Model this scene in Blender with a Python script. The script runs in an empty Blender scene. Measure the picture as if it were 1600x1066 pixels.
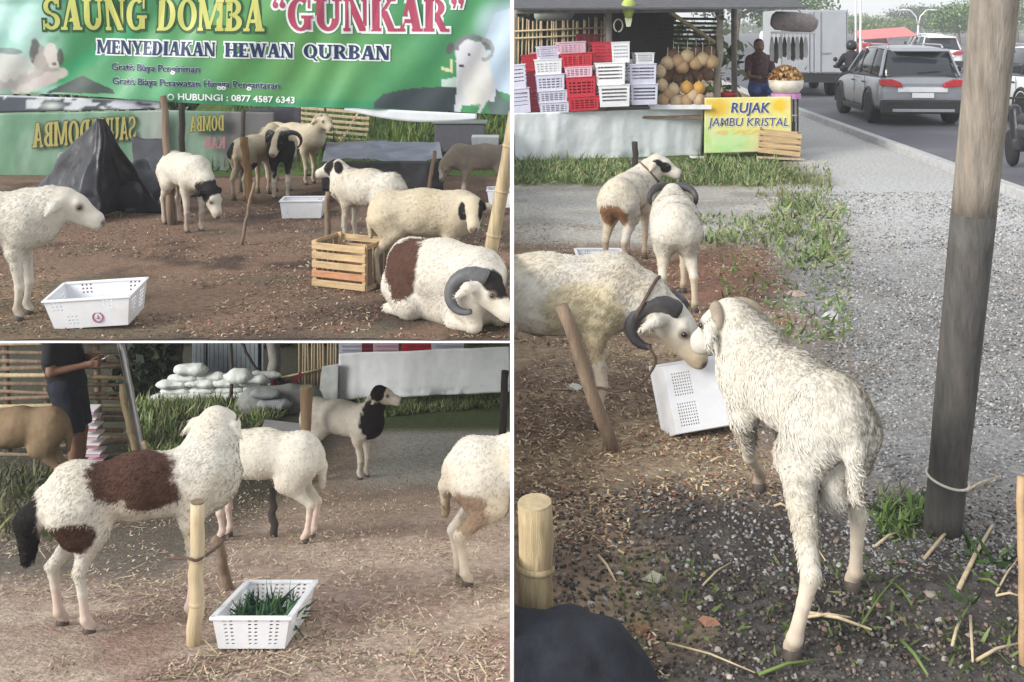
import bpy, bmesh, math, random
import numpy as np
import openvdb as vdb
from mathutils import Vector, Matrix, Euler, Quaternion
R = math.radians
SC = bpy.context.scene
COL = SC.collection
random.seed(7)
RNG = np.random.default_rng(11)

# ------------------------------------------------------------------ camera, sky, sun, exposure
F, YH, CH = 1700.0, 40.0, 2.1          # focal length (px of a 1600 px wide frame), horizon row, eye height
cam = bpy.data.cameras.new('camera'); cam.sensor_width = 36; cam.lens = F/1600*36
cam.shift_y = -(533-YH)/1600; cam.clip_start = .05; cam.clip_end = 2000
camo = bpy.data.objects.new('camera', cam); COL.objects.link(camo)
camo.location = (0, 0, CH); camo.rotation_euler = (R(90), 0, 0); SC.camera = camo

wd = bpy.data.worlds.new('World'); SC.world = wd; wd.use_nodes = True
nt = wd.node_tree; nt.nodes.clear()
sky = nt.nodes.new('ShaderNodeTexSky'); sky.sky_type = 'NISHITA'; sky.sun_disc = False
SUN_EL, SUN_AZ = R(26), R(238)         # the veiled sun stands behind and to the left
sky.sun_elevation = SUN_EL; sky.sun_rotation = SUN_AZ
sky.air_density = 1.0; sky.dust_density = 1.5; sky.ozone_density = 1.0
hs = nt.nodes.new('ShaderNodeHueSaturation'); hs.inputs['Saturation'].default_value = .28
veil = nt.nodes.new('ShaderNodeMix'); veil.data_type = 'RGBA'; veil.inputs['Factor'].default_value = .72; veil.inputs[7].default_value = (5.6, 5.8, 6.0, 1)   # even overcast veil
bgn = nt.nodes.new('ShaderNodeBackground'); bgn.inputs['Strength'].default_value = .10
wo = nt.nodes.new('ShaderNodeOutputWorld')
nt.links.new(sky.outputs[0], hs.inputs['Color']); nt.links.new(hs.outputs[0], veil.inputs[6]); nt.links.new(veil.outputs[2], bgn.inputs['Color']); nt.links.new(bgn.outputs[0], wo.inputs['Surface'])

sl = bpy.data.lights.new('sun', 'SUN'); sl.energy = 2.0; sl.angle = R(28); sl.color = (1, .96, .9)
so = bpy.data.objects.new('sun', sl); COL.objects.link(so)
so.rotation_euler = (R(90)-SUN_EL, 0, R(-58))   # light travels along +Y and down
SC.view_settings.view_transform = 'Standard'; SC.view_settings.look = 'None'
SC.view_settings.exposure = 1.06; SC.view_settings.gamma = 1

# ------------------------------------------------------------------ pixel -> place helpers
def W(px, py, d): return Vector(((px-800)/F*d, d, CH-(py-YH)/F*d))
def dT(py): return F*CH/(py-YH)
def T(px, py): d = dT(py); return Vector(((px-800)/F*d, d, 0))     # on the level ground (upper and right yards)
_bp = np.array([630, 660, 690, 750, 850, 920, 990, 1066.]); _bd = np.array([13.2, 12.0, 10.9, 9.4, 6.6, 5.4, 4.62, 4.1])
_bz = CH-(_bp-YH)/F*_bd
_D = np.concatenate([[2.0], _bd[::-1], [15, 24, 40]]); _Z = np.concatenate([[-.05], _bz[::-1], [-2.75, -3.4, -3.6]])
_dd = np.linspace(1.5, 30, 800); _zz = np.interp(_dd, _D, _Z); _k = np.ones(25)/25
_zz = np.convolve(np.pad(_zz, 12, mode='edge'), _k, 'valid')
def zB(d): return np.interp(d, _dd, _zz)
def B(px, py):                                                      # on the sloping lower yard
    lo, hi = 2.0, 25.
    for _ in range(50):
        m = (lo+hi)/2
        y = YH+(CH-zB(m))/m*F
        if y > py: lo = m
        else: hi = m
    return Vector(((px-800)/F*lo, lo, float(zB(lo))))
def zero(d): return 0.0

# ------------------------------------------------------------------ objects
def tag(o, label=None, cat=None, group=None, kind=None):
    if label: o['label'] = label
    if cat: o['category'] = cat
    if group: o['group'] = group
    if kind: o['kind'] = kind
    return o
def empty(name, label, cat, loc=(0,0,0), rz=0, group=None):
    o = bpy.data.objects.new(name, None); COL.objects.link(o); o.location = loc; o.rotation_euler = (0,0,rz)
    o.empty_display_size = .1
    return tag(o, label, cat, group)
def link(name, me, m=None, parent=None, loc=None, rot=None):
    o = bpy.data.objects.new(name, me); COL.objects.link(o)
    if m is not None and not me.materials: me.materials.append(m)
    if parent: o.parent = parent
    if loc is not None: o.location = loc
    if rot is not None: o.rotation_euler = rot
    return o
def pyd(verts, faces, col=None, smooth=False, name='m'):
    me = bpy.data.meshes.new(name); me.from_pydata([tuple(v) for v in verts], [], [tuple(f) for f in faces])
    if col is not None: setcol(me, col)
    if smooth: me.shade_smooth()
    me.update(); return me
def npmesh(V, Fc, col=None, smooth=False, name='m'):
    V = np.asarray(V, np.float32); Fc = np.asarray(Fc, np.int32)
    me = bpy.data.meshes.new(name); n = Fc.shape[1]
    me.vertices.add(len(V)); me.vertices.foreach_set('co', V.ravel())
    me.loops.add(Fc.size); me.loops.foreach_set('vertex_index', Fc.ravel())
    me.polygons.add(len(Fc)); me.polygons.foreach_set('loop_start', np.arange(0, Fc.size, n, dtype=np.int32))
    me.update(calc_edges=True); me.validate()
    if col is not None: setcol(me, col)
    if smooth: me.shade_smooth()
    return me
def setcol(me, col):
    col = np.asarray(col, np.float32)
    if col.shape[1] == 3: col = np.concatenate([col, np.ones((len(col), 1), np.float32)], 1)
    a = me.color_attributes.new('Col', 'FLOAT_COLOR', 'POINT'); a.data.foreach_set('color', col.ravel())

class MB:                                                           # collects simple solids into one mesh
    def __init__(s): s.v = []; s.f = []; s.c = []; s.usec = False
    def add(s, vs, fs, c=None):
        n = len(s.v); s.v += [Vector(v) for v in vs]; s.f += [tuple(i+n for i in f) for f in fs]
        s.c += [c or (1,1,1)]*len(vs)
        if c: s.usec = True
        return s
    def box(s, lo, hi, M=None, c=None, bev=0):
        x0,y0,z0 = lo; x1,y1,z1 = hi
        vs = [(x0,y0,z0),(x1,y0,z0),(x1,y1,z0),(x0,y1,z0),(x0,y0,z1),(x1,y0,z1),(x1,y1,z1),(x0,y1,z1)]
        vs = [Vector(v) for v in vs]
        if M is not None: vs = [M @ v for v in vs]
        return s.add(vs, [(0,3,2,1),(4,5,6,7),(0,1,5,4),(1,2,6,5),(2,3,7,6),(3,0,4,7)], c)
    def bar(s, a, b, w, h=None, c=None, up=(0,0,1)):                # a rectangular bar from a to b
        a = Vector(a); b = Vector(b); h = h or w; d = (b-a).normalized()
        u = Vector(up); sd = d.cross(u)
        if sd.length < 1e-3: sd = d.cross(Vector((0,1,0)))
        sd.normalize(); u = sd.cross(d)
        vs = [p + sd*(i*w/2) + u*(j*h/2) for p in (a, b) for i, j in ((-1,-1),(1,-1),(1,1),(-1,1))]
        return s.add(vs, [(0,1,2,3),(7,6,5,4),(0,4,5,1),(1,5,6,2),(2,6,7,3),(3,7,4,0)], c)
    def tube(s, pts, rad, n=10, c=None, cap=True):
        pts = [Vector(p) for p in pts]; m = len(pts)
        if not hasattr(rad, '__len__'): rad = [rad]*m
        prev = None; vs = []
        for i, p in enumerate(pts):
            d = (pts[min(i+1,m-1)]-pts[max(i-1,0)]).normalized()
            if prev is None:
                u = d.orthogonal().normalized()
            else:
                u = (prev - d*prev.dot(d))
                u = u.normalized() if u.length > 1e-5 else d.orthogonal().normalized()
            prev = u; w = d.cross(u)
            for k in range(n):
                t = 2*math.pi*k/n; vs.append(p + (u*math.cos(t)+w*math.sin(t))*rad[i])
        fs = []
        for i in range(m-1):
            for k in range(n):
                fs.append((i*n+k, i*n+(k+1)%n, (i+1)*n+(k+1)%n, (i+1)*n+k))
        if cap: fs += [tuple(range(n-1,-1,-1)), tuple((m-1)*n+k for k in range(n))]
        return s.add(vs, fs, c)
    def lathe(s, prof, n=16, M=None, c=None):                       # profile of (r, z)
        vs = []; m = len(prof)
        for r, z in prof:
            for k in range(n):
                t = 2*math.pi*k/n; v = Vector((r*math.cos(t), r*math.sin(t), z)); vs.append(M @ v if M is not None else v)
        fs = [(i*n+k, i*n+(k+1)%n, (i+1)*n+(k+1)%n, (i+1)*n+k) for i in range(m-1) for k in range(n)]
        fs += [tuple(range(n-1,-1,-1)), tuple((m-1)*n+k for k in range(n))]
        return s.add(vs, fs, c)
    def prism(s, poly, axis, lo, hi, M=None, c=None):               # polygon in the plane normal to an axis, extruded
        n = len(poly); vs = []
        for t in (lo, hi):
            for a, b in poly:
                v = {'x': (t,a,b), 'y': (a,t,b), 'z': (a,b,t)}[axis]; v = Vector(v); vs.append(M @ v if M is not None else v)
        fs = [tuple(range(n)), tuple(range(2*n-1, n-1, -1))] + [(i, n+i, n+(i+1)%n, (i+1)%n) for i in range(n)]
        return s.add(vs, fs, c)
    def mesh(s, smooth=False, fix=True):
        me = pyd(s.v, s.f, s.c if s.usec else None)
        if fix:
            bm = bmesh.new(); bm.from_mesh(me); bmesh.ops.recalc_face_normals(bm, faces=bm.faces); bm.to_mesh(me); bm.free()
        if smooth: me.shade_smooth()
        return me
    def build(s, name, m, parent=None, smooth=False, bevel=0, **k):
        o = link(name, s.mesh(smooth), m, parent, **k)
        if bevel: bev(o, bevel)
        return o
def bev(o, w, seg=2):
    b = o.modifiers.new('bevel', 'BEVEL'); b.width = w; b.segments = seg; b.limit_method = 'ANGLE'; b.angle_limit = R(35)
    return o
def smooth_by_angle(o, ang=35):
    me = o.data; me.shade_smooth()
    try: me.set_sharp_from_angle(angle=R(ang))
    except Exception: pass

# ------------------------------------------------------------------ noise on arrays
def vnoise(P, scale, seed=0):
    P = np.asarray(P, np.float32)/scale
    g = np.random.default_rng(seed).random((32, 32, 32)).astype(np.float32)
    i = np.floor(P).astype(int); f = P-i; f = f*f*(3-2*f)
    out = 0
    for dx in (0,1):
        for dy in (0,1):
            for dz in (0,1):
                w = (f[:,0] if dx else 1-f[:,0])*(f[:,1] if dy else 1-f[:,1])*(f[:,2] if dz else 1-f[:,2])
                out = out + w*g[(i[:,0]+dx)%32, (i[:,1]+dy)%32, (i[:,2]+dz)%32]
    return out                                                      # 0..1
def fnoise(P, scale, seed=0, oct=3):
    o = 0; a = 1; t = 0
    for k in range(oct): o = o+a*vnoise(P, scale/2**k, seed+k*17); t += a; a *= .55
    return o/t
def sst(a, b, x): t = np.clip((x-a)/(b-a), 0, 1); return t*t*(3-2*t)
def mixc(c, k, d): k = np.asarray(k)[:, None]; return c*(1-k)+np.asarray(d, np.float32)[None, :]*k if np.ndim(d) == 1 else c*(1-k)+d*k

# ------------------------------------------------------------------ materials
MATS = {}
def mat(name, col=(.5,.5,.5), rough=.7, var=.15, scale=12, bump=.15, bscale=60, metal=0, attr=False, spec=.35, alpha=None, emis=None, detail=6, tint=None, bdist=.01, stretch=None):
    if name in MATS: return MATS[name]
    m = bpy.data.materials.new(name); m.use_nodes = True; t = m.node_tree; N = t.nodes; L = t.links
    b = N['Principled BSDF']; b.inputs['Roughness'].default_value = rough; b.inputs['Metallic'].default_value = metal
    b.inputs['Specular IOR Level'].default_value = spec
    tc = N.new('ShaderNodeTexCoord'); vec = tc.outputs['Object']
    if stretch:
        mp = N.new('ShaderNodeMapping'); mp.inputs['Scale'].default_value = stretch; L.new(vec, mp.inputs['Vector']); vec = mp.outputs[0]
    n1 = N.new('ShaderNodeTexNoise'); n1.inputs['Scale'].default_value = scale; n1.inputs['Detail'].default_value = detail; n1.inputs['Roughness'].default_value = .65
    L.new(vec, n1.inputs['Vector'])
    mr = N.new('ShaderNodeMapRange'); mr.inputs['From Min'].default_value = .3; mr.inputs['From Max'].default_value = .7
    mr.inputs['To Min'].default_value = 1-var; mr.inputs['To Max'].default_value = 1+var*.8
    L.new(n1.outputs['Fac'], mr.inputs['Value'])
    mx = N.new('ShaderNodeMix'); mx.data_type = 'RGBA'; mx.blend_type = 'MULTIPLY'; mx.inputs['Factor'].default_value = 1
    if attr:
        at = N.new('ShaderNodeAttribute'); at.attribute_name = 'Col'; L.new(at.outputs['Color'], mx.inputs[6])
    else: mx.inputs[6].default_value = (*col, 1)
    L.new(mr.outputs[0], mx.inputs[7]); out = mx.outputs[2]
    if tint:                                                        # a second colour in wide patches (dirt, moss, wear)
        n2 = N.new('ShaderNodeTexNoise'); n2.inputs['Scale'].default_value = tint[1]; n2.inputs['Detail'].default_value = 5; L.new(vec, n2.inputs['Vector'])
        r2 = N.new('ShaderNodeMapRange'); r2.inputs['From Min'].default_value = tint[2]; r2.inputs['From Max'].default_value = tint[2]+.18; r2.inputs['To Max'].default_value = tint[3]
        L.new(n2.outputs['Fac'], r2.inputs['Value'])
        m2 = N.new('ShaderNodeMix'); m2.data_type = 'RGBA'; L.new(r2.outputs[0], m2.inputs['Factor']); L.new(out, m2.inputs[6]); m2.inputs[7].default_value = (*tint[0], 1); out = m2.outputs[2]
    L.new(out, b.inputs['Base Color'])
    if bump:
        n3 = N.new('ShaderNodeTexNoise'); n3.inputs['Scale'].default_value = bscale; n3.inputs['Detail'].default_value = 4; L.new(vec, n3.inputs['Vector'])
        bp = N.new('ShaderNodeBump'); bp.inputs['Strength'].default_value = bump; bp.inputs['Distance'].default_value = bdist
        L.new(n3.outputs['Fac'], bp.inputs['Height']); L.new(bp.outputs[0], b.inputs['Normal'])
    if alpha is not None: b.inputs['Alpha'].default_value = alpha
    if emis: b.inputs['Emission Color'].default_value = (*emis[0], 1); b.inputs['Emission Strength'].default_value = emis[1]
    MATS[name] = m; return m
M_wool = mat('wool', attr=True, rough=.95, var=.10, scale=20, bump=.12, bscale=50, spec=.1, bdist=.012)
M_ground = mat('ground_soil', attr=True, rough=.95, var=.42, scale=22, bump=.8, bscale=55, spec=.15, detail=10, bdist=.02)
M_chip = mat('loose_bits', attr=True, rough=.9, var=.12, scale=30, bump=0, spec=.2)
M_leaf = mat('leaves', attr=True, rough=.65, var=.2, scale=6, bump=0, spec=.3)
M_bamboo = mat('bamboo', (.42,.33,.20), .6, .3, 5, .25, 30, tint=((.22,.17,.11), 3, .52, .7), stretch=(6,6,.7))
M_bamboo_pale = mat('pale_bamboo', (.52,.42,.27), .6, .25, 5, .25, 30, tint=((.33,.25,.15), 4, .55, .6), stretch=(6,6,.7))
M_oldwood = mat('old_wood', (.21,.15,.105), .85, .35, 7, .4, 25, tint=((.10,.075,.06), 3, .5, .7), stretch=(7,7,.6))
M_darkwood = mat('dark_wood', (.06,.05,.045), .85, .3, 7, .3, 25, stretch=(7,7,.6))
M_slat = mat('crate_wood', (.50,.36,.20), .75, .3, 6, .3, 25, tint=((.30,.19,.11), 5, .52, .7), stretch=(.8,6,6))
M_slat_red = mat('reddish_crate_wood', (.48,.24,.13), .75, .3, 6, .3, 25, stretch=(.8,6,6))
M_whitepl = mat('white_plastic', (.74,.75,.78), .38, .06, 9, .05, 30, tint=((.50,.47,.42), 5, .56, .5))
M_lilacpl = mat('lilac_plastic', (.60,.60,.72), .4, .08, 9, .05, 30)
M_pinkpl = mat('pink_plastic', (.68,.46,.55), .4, .08, 9, .05, 30)
M_redpl = mat('red_plastic', (.52,.035,.055), .36, .12, 9, .05, 30)
M_darkredpl = mat('dark_red_plastic', (.22,.03,.055), .4, .12, 9, .05, 30)
M_rope = mat('rope', (.10,.065,.05), .9, .3, 40, .4, 120)
M_palerope = mat('pale_rope', (.62,.58,.50), .9, .2, 40, .4, 120)
M_horn = mat('horn', (.045,.043,.045), .55, .3, 14, .3, 40, tint=((.16,.145,.125), 6, .55, .6))
M_horngrey = mat('grey_horn', (.10,.10,.105), .55, .3, 14, .3, 40, tint=((.16,.15,.14), 6, .55, .6))
M_hornpale = mat('pale_horn', (.33,.27,.20), .6, .3, 14, .3, 40)
M_hoof = mat('hoof', (.075,.06,.05), .6, .3, 20, .2, 60)
M_eye = mat('eye', (.012,.01,.01), .12, 0, 5, 0, spec=.6)
M_white = mat('white_paint', (.86,.86,.86), .6, .03, 6, 0)
M_blacktarp = mat('black_tarp', (.028,.028,.035), .42, .25, 4, .3, 9, spec=.45, bdist=.03, tint=((.075,.075,.085), 3, .55, .6))
M_print = mat('banner_print', attr=True, rough=.42, var=.05, scale=5, bump=.10, bscale=7, spec=.35, bdist=.05)
M_metal = mat('steel', (.55,.56,.58), .35, .1, 10, 0, metal=.9)
# ------------------------------------------------------------------ bodies grown from round limbs (a signed distance field, meshed)
def field_mesh(prims, h, noise=None):
    """prims: (a, b, ra, rb, k, sy) round cones joined smoothly; returns verts, quads"""
    A = np.array([p[0] for p in prims]+[p[1] for p in prims]); rr = max(max(p[2], p[3]) for p in prims)
    lo = A.min(0)-rr-.06; hi = A.max(0)+rr+.06
    n = np.ceil((hi-lo)/h).astype(int)+1
    ax = [np.arange(n[i], dtype=np.float32)*h+lo[i] for i in range(3)]
    D = np.full(n, .25, np.float32)
    for a, b, ra, rb, k, sy in prims:
        a = np.asarray(a, np.float32); b = np.asarray(b, np.float32); rm = max(ra, rb)+k+.05
        i0 = np.maximum(((np.minimum(a, b)-rm*max(1, 1/sy)-lo)/h).astype(int), 0); i1 = np.minimum(((np.maximum(a, b)+rm*max(1, 1/sy)-lo)/h).astype(int)+2, n)
        X = ax[0][i0[0]:i1[0]][:,None,None]; Y = ax[1][i0[1]:i1[1]][None,:,None]; Z = ax[2][i0[2]:i1[2]][None,None,:]
        dx = X-a[0]; dy = (Y-a[1])*sy; dz = Z-a[2]; ba = b-a; by = ba[1]*sy; L2 = ba[0]**2+by**2+ba[2]**2+1e-9
        t = np.clip((dx*ba[0]+dy*by+dz*ba[2])/L2, 0, 1)
        d = np.sqrt((dx-t*ba[0])**2+(dy-t*by)**2+(dz-t*ba[2])**2)-(ra+(rb-ra)*t)
        S = D[i0[0]:i1[0], i0[1]:i1[1], i0[2]:i1[2]]
        if k > 0:
            hh = np.clip(.5+.5*(S-d)/k, 0, 1); S[...] = S*(1-hh)+d*hh-k*hh*(1-hh)
        else: np.minimum(S, d, out=S)
    g = vdb.FloatGrid(.25); g.copyFromArray(D); g.transform = vdb.createLinearTransform(voxelSize=h)
    P, Q = g.convertToQuads(isovalue=0.0)
    return np.asarray(P, np.float32)+lo, np.asarray(Q, np.int32)
def vnormals(V, Q):
    n = np.cross(V[Q[:,2]]-V[Q[:,0]], V[Q[:,3]]-V[Q[:,1]]); N = np.zeros_like(V)
    for k in range(4): np.add.at(N, Q[:,k], n)
    return N/(np.linalg.norm(N, axis=1, keepdims=True)+1e-9)
def orient(V, Q):
    c = V[Q].mean(1); n = np.cross(V[Q[:,2]]-V[Q[:,0]], V[Q[:,3]]-V[Q[:,1]])
    return Q if (n*c).sum() > 0 else Q[:, ::-1].copy()            # outward when the enclosed volume is positive
def wallcut(o, side, w=.0075):
    """trim a mesh where it meets the dividing wall (x = 0): side -1 keeps the left yard, +1 the right yard"""
    M = o.matrix_basis if o.parent is None else o.parent.matrix_basis @ o.matrix_basis
    Mi = M.inverted(); co = Mi @ Vector((side*w, 0, 0)); no = (M.to_3x3().transposed() @ Vector((-side, 0, 0))).normalized()
    bm = bmesh.new(); bm.from_mesh(o.data)
    bmesh.ops.bisect_plane(bm, geom=bm.verts[:]+bm.edges[:]+bm.faces[:], plane_co=co, plane_no=no, clear_outer=True)
    bm.to_mesh(o.data); n = len(bm.verts); bm.free()
    if n == 0: bpy.data.objects.remove(o); return False
    return True

WHITE = np.array((.53,.50,.44)); CREAM = np.array((.47,.41,.31)); BLACK = np.array((.018,.016,.016)); BROWN = np.array((.075,.04,.03))
def spiral(side, hb, f, u, s, size, turns=1.0, r0=.028, out=.5, drop=0.0):
    pts = []; rad = []; n = 26
    for i in range(n):
        t = i/(n-1); a = R(65)+t*turns*2*math.pi*.62
        rr = size*(1-.35*t)
        p = hb+u*.062+f*.0+s*(side*.035) + (f*(-math.sin(a-R(65)))*rr*.9) + u*((math.cos(a-R(65))-1)*rr - drop*t) + s*(side*(out*rr*math.sin(t*1.9)))
        pts.append(p); rad.append(r0*(1-.72*t**1.3)*(1+.06*(i % 2)))
    return pts, rad

def sheep(label, pos, yaw, s=1.0, gfun=zero, hb=(.50,0,.78), hd=None, hdw=None, base=WHITE, patches=(), hpatches=(), dirt=.5, horns=None, tail='hang',
          feet={}, feetw={}, fat=1.0, lie=False, cut=0, h=.011, pitch=0, name='sheep', group=None, ears=True, collar=False, legcol=None, hs=1.12, tlen=1.0, earup=0.0, earl=1.0, lift=.03, scrotum=False, cat='sheep', seed=0, neckr=1.0, wool=.0045, lump=1.0, tuft=0):
    pos = Vector(pos); root = empty(name, label, cat, pos, yaw, group); root.scale = (1,1,1)
    cy, sy_ = math.cos(yaw), math.sin(yaw)
    def loc(w): d = (Vector(w)-pos)/1.0; return Vector((d.x*cy+d.y*sy_, -d.x*sy_+d.y*cy, d.z))
    def wdir(w): w = Vector(w); return Vector((w.x*cy+w.y*sy_, -w.x*sy_+w.y*cy, w.z))
    hb = (Vector(hb)+Vector((0,0,0 if lie else lift)))*s
    f = wdir(hdw) if hdw is not None else Vector(hd if hd is not None else (.85,0,-.5)); f.normalize()
    up = Vector((0,0,1)); sd = up.cross(f); sd.normalize(); u = f.cross(sd).normalized()
    P = []
    def add(a, b, ra, rb, k=.05, sy=1.0): P.append((tuple(Vector(a)), tuple(Vector(b)), ra, rb, k, sy))
    q = s
    dz = -.29*q if lie else 0
    lf = 0 if lie else lift; V3 = lambda x, y, z: Vector((x*q, y*q, (z+lf)*q+dz))
    ft = fat
    add(V3(-.34,0,.625), V3(-.05,0,.615), .140*q*ft, .166*q*ft, .06, 1/1.0)
    add(V3(-.05,0,.615), V3(.27,0,.625), .166*q*ft, .152*q*ft, .06)
    add(V3(.27,0,.615), V3(.36,0,.57), .135*q*ft, .105*q, .07)
    add(V3(.10,0,.56), V3(.30,0,.54), .125*q*ft, .11*q, .06)
    add(V3(-.35,0,.665), V3(-.42,0,.61), .112*q, .090*q, .07)
    # neck
    nb = V3(.32,0,.65); mid = nb.lerp(hb, .55)+Vector((0,0,.012*q))
    add(nb, mid, .13*q*neckr, .098*q*neckr, .07); add(mid, hb-f*.02*q, .098*q*neckr, .078*q, .05)
    # head
    g_ = q*hs; he = f*g_; ue = u*g_; se = sd*g_
    add(hb-he*.01, hb+he*.05, .073*g_, .064*g_, .03)
    add(hb+he*.04+ue*.012, hb+he*.165-ue*.015, .052*g_, .038*g_, .025)
    add(hb+he*.02-ue*.03, hb+he*.16-ue*.035, .054*g_, .030*g_, .025)
    add(hb+he*.165-ue*.015, hb+he*.185-ue*.024, .038*g_, .031*g_, .02)
    for sg in (-1, 1):
        add(hb+he*.055+se*(sg*.043)+ue*.032, hb+he*.075+se*(sg*.043)+ue*.028, .021*g_, .017*g_, .015)   # brow
        if ears:
            e0 = hb+se*(sg*.06)+ue*.01-he*.01; e1 = hb+se*(sg*(.06+.045*earl))-ue*(.012-earup*.5)-he*.025; e2 = hb+se*(sg*(.06+.09*earl))-ue*(.055*earl-earup)-he*.03
            add(e0, e1, .022*g_, .027*g_, .02, 1); add(e1, e2, .027*g_, .011*g_, .01, 1)
    # legs
    footpos = {}
    if not lie:
        for nm, lx, ly in (('fl', .24, .08), ('fr', .24, -.08), ('hl', -.40, .085), ('hr', -.40, -.085)):
            if nm in feetw: fp = loc(feetw[nm]); fp.z = 0
            else:
                o = feet.get(nm, (0,0,0)); fp = Vector(((lx+o[0])*q, (ly+o[1])*q, 0))
            lift = feet.get(nm, (0,0,0))
            wx = pos.x+fp.x*cy-fp.y*sy_; wy = pos.y+fp.x*sy_+fp.y*cy
            gz = float(gfun(wy))-pos.z + (lift[2]*q if len(lift) > 2 else 0)
            fp.z = gz; footpos[nm] = fp
            sg = 1 if ly > 0 else -1
            if nm[0] == 'f':
                S = V3(.26, sg*.075, .55); E = V3(.215, sg*.085, .42); m = E.lerp(fp, .52)+Vector((.018*q, 0, 0)); pa = fp+Vector((-.012*q, 0, .075*q))
                add(S, E, .088*q*ft, .054*q, .06); add(E, m, .047*q, .027*q, .03); add(m, m.lerp(pa, .5), .031*q, .020*q, .015); add(m.lerp(pa, .5), pa, .020*q, .024*q, .012); add(pa, fp+Vector((.008*q, 0, .035*q)), .026*q, .027*q, .012)
            else:
                Hp = V3(-.33, sg*.075, .58); St = V3(-.26, sg*.092, .45)
                hk = Vector((fp.x-.045*q, fp.y*.8+sg*.09*q*.2, fp.z+(.265+lf*.5)*q)); pa = fp+Vector((-.016*q, 0, .075*q))
                add(Hp, St, .112*q*ft, .080*q, .06); add(V3(-.39, sg*.075, .55), V3(-.35, sg*.088, .45), .092*q*ft, .066*q, .06)
                add(St, hk, .068*q, .030*q, .035); add(hk, hk.lerp(pa, .45), .033*q, .022*q, .015); add(hk.lerp(pa, .45), pa, .022*q, .025*q, .012); add(pa, fp+Vector((.008*q, 0, .035*q)), .027*q, .028*q, .012)
    else:
        for sg in (-1, 1):
            add(V3(-.34, sg*.10, .50), V3(-.20, sg*.16, .40), .14*q, .10*q, .06); add(V3(-.18, sg*.17, .36), V3(-.40, sg*.17, .345), .045*q, .035*q, .03)
            add(V3(.28, sg*.09, .48), V3(.36, sg*.12, .36), .10*q, .055*q, .05); add(V3(.36, sg*.12, .35), V3(.16, sg*.13, .335), .04*q, .03*q, .02)
        add(V3(-.2,0,.42), V3(.2,0,.42), .15*q, .15*q, .06)
    if tail == 'hang': add(V3(-.455,0,.65), V3(-.505,0,.54), .042*q, .036*q, .03); add(V3(-.505,0,.54), V3(-.505,0,.39), .036*q, .022*q, .02)
    elif tail == 'fat': add(V3(-.48,0,.62), V3(-.555,0,.52), .055*q, .065*q, .04); add(V3(-.555,0,.52), V3(-.56,0,.34), .065*q, .035*q, .03)
    elif tail == 'up': add(V3(-.48,0,.65), V3(-.55,0,.74), .03*q, .022*q, .02); add(V3(-.55,0,.74), V3(-.52,0,.79), .022*q, .012*q, .01)
    if scrotum: add(V3(-.36,0,.44), V3(-.37,0,.335), .04*q, .058*q, .025)
    Vt, Q = field_mesh(P, h*max(.8, s))
    Q = orient(Vt, Q); N = vnormals(Vt, Q)
    # how woolly each point is: the trunk and neck are, face and shanks are not
    dh = np.linalg.norm(Vt-np.array(hb+he*.09), axis=1); wl = sst(.12*g_, .21*g_, dh)*sst(.26*q+dz, .40*q+dz, Vt[:,2])
    nz = fnoise(Vt+seed*3.1, .07, seed, 3)-.5; nf = vnoise(Vt*np.array((1,1,.55))+seed, .022, seed+5)-.5
    Vt = Vt+N*(wl*(nz*2.6*wool*lump+nf*.5*wool))[:, None]
    # coat
    C = np.repeat(np.array(base, np.float32)[None], len(Vt), 0)
    dn = fnoise(Vt+seed, .16, seed+3, 3); bl = sst(.62*q+dz, .36*q+dz, Vt[:,2])
    C = mixc(C, np.clip((dn-.38)*2.0, 0, 1)*dirt*.75, np.array((.50,.40,.25))); C = mixc(C, bl*np.clip((dn-.3)*2, 0, 1)*dirt*.8, np.array((.36,.27,.17)))
    if legcol is not None: C = mixc(C, sst(.33*q, .24*q, Vt[:,2]-min([p.z for p in footpos.values()] or [0])), np.array(legcol))
    if footpos: zf_ = min(p.z for p in footpos.values()); C = mixc(C, sst(.20*q, .03*q, Vt[:,2]-zf_)*np.clip(.35+(dn-.4)*2.2, 0, .8), np.array((.25,.18,.13)))
    wob = (fnoise(Vt+seed*2, .045, seed+9, 3)-.5)*.42+(vnoise(Vt+seed, .016, seed+8)-.5)*.14
    for c, rad, colr in patches:
        d = np.sqrt((((Vt-np.array((c[0]*q, c[1]*q, (c[2]+lf)*q+dz)))/(np.array(rad)*q))**2).sum(1)); C = mixc(C, sst(1.10, .92, d+wob), np.array(colr)*(1+.35*(dn[:,None]-.4)))
    if hpatches:
        Lh = np.stack([(Vt-np.array(hb)) @ np.array(a) for a in (f, sd, u)], 1)/q
        for c, rad, colr in hpatches:
            d = np.sqrt((((Lh-np.array(c))/np.array(rad))**2).sum(1)); C = mixc(C, sst(1.08, .94, d+wob*.5), np.array(colr))
    for sg in (-1, 1):
        de = np.linalg.norm(Vt-np.array(hb+he*.078+se*(sg*.0565)+ue*.022), axis=1)
        if C[np.argmin(de)].mean() > .2: C = mixc(C, sst(.030*g_, .016*g_, de)*.75, np.array((.17,.12,.09)))
        dq = np.linalg.norm(Vt-np.array(hb+he*.205+se*(sg*.018)-ue*.012), axis=1); C = mixc(C, sst(.014*g_, .007*g_, dq)*.9, np.array((.05,.035,.03)))
    nosek = sst(.045*q, .02*q, np.linalg.norm(Vt-np.array(hb+he*.205-ue*.018), axis=1)); C = mixc(C, nosek*.8, np.array((.12,.085,.08)))
    body = link('body', npmesh(Vt, Q, C, True), M_wool, root)
    parts = [body]
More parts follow.
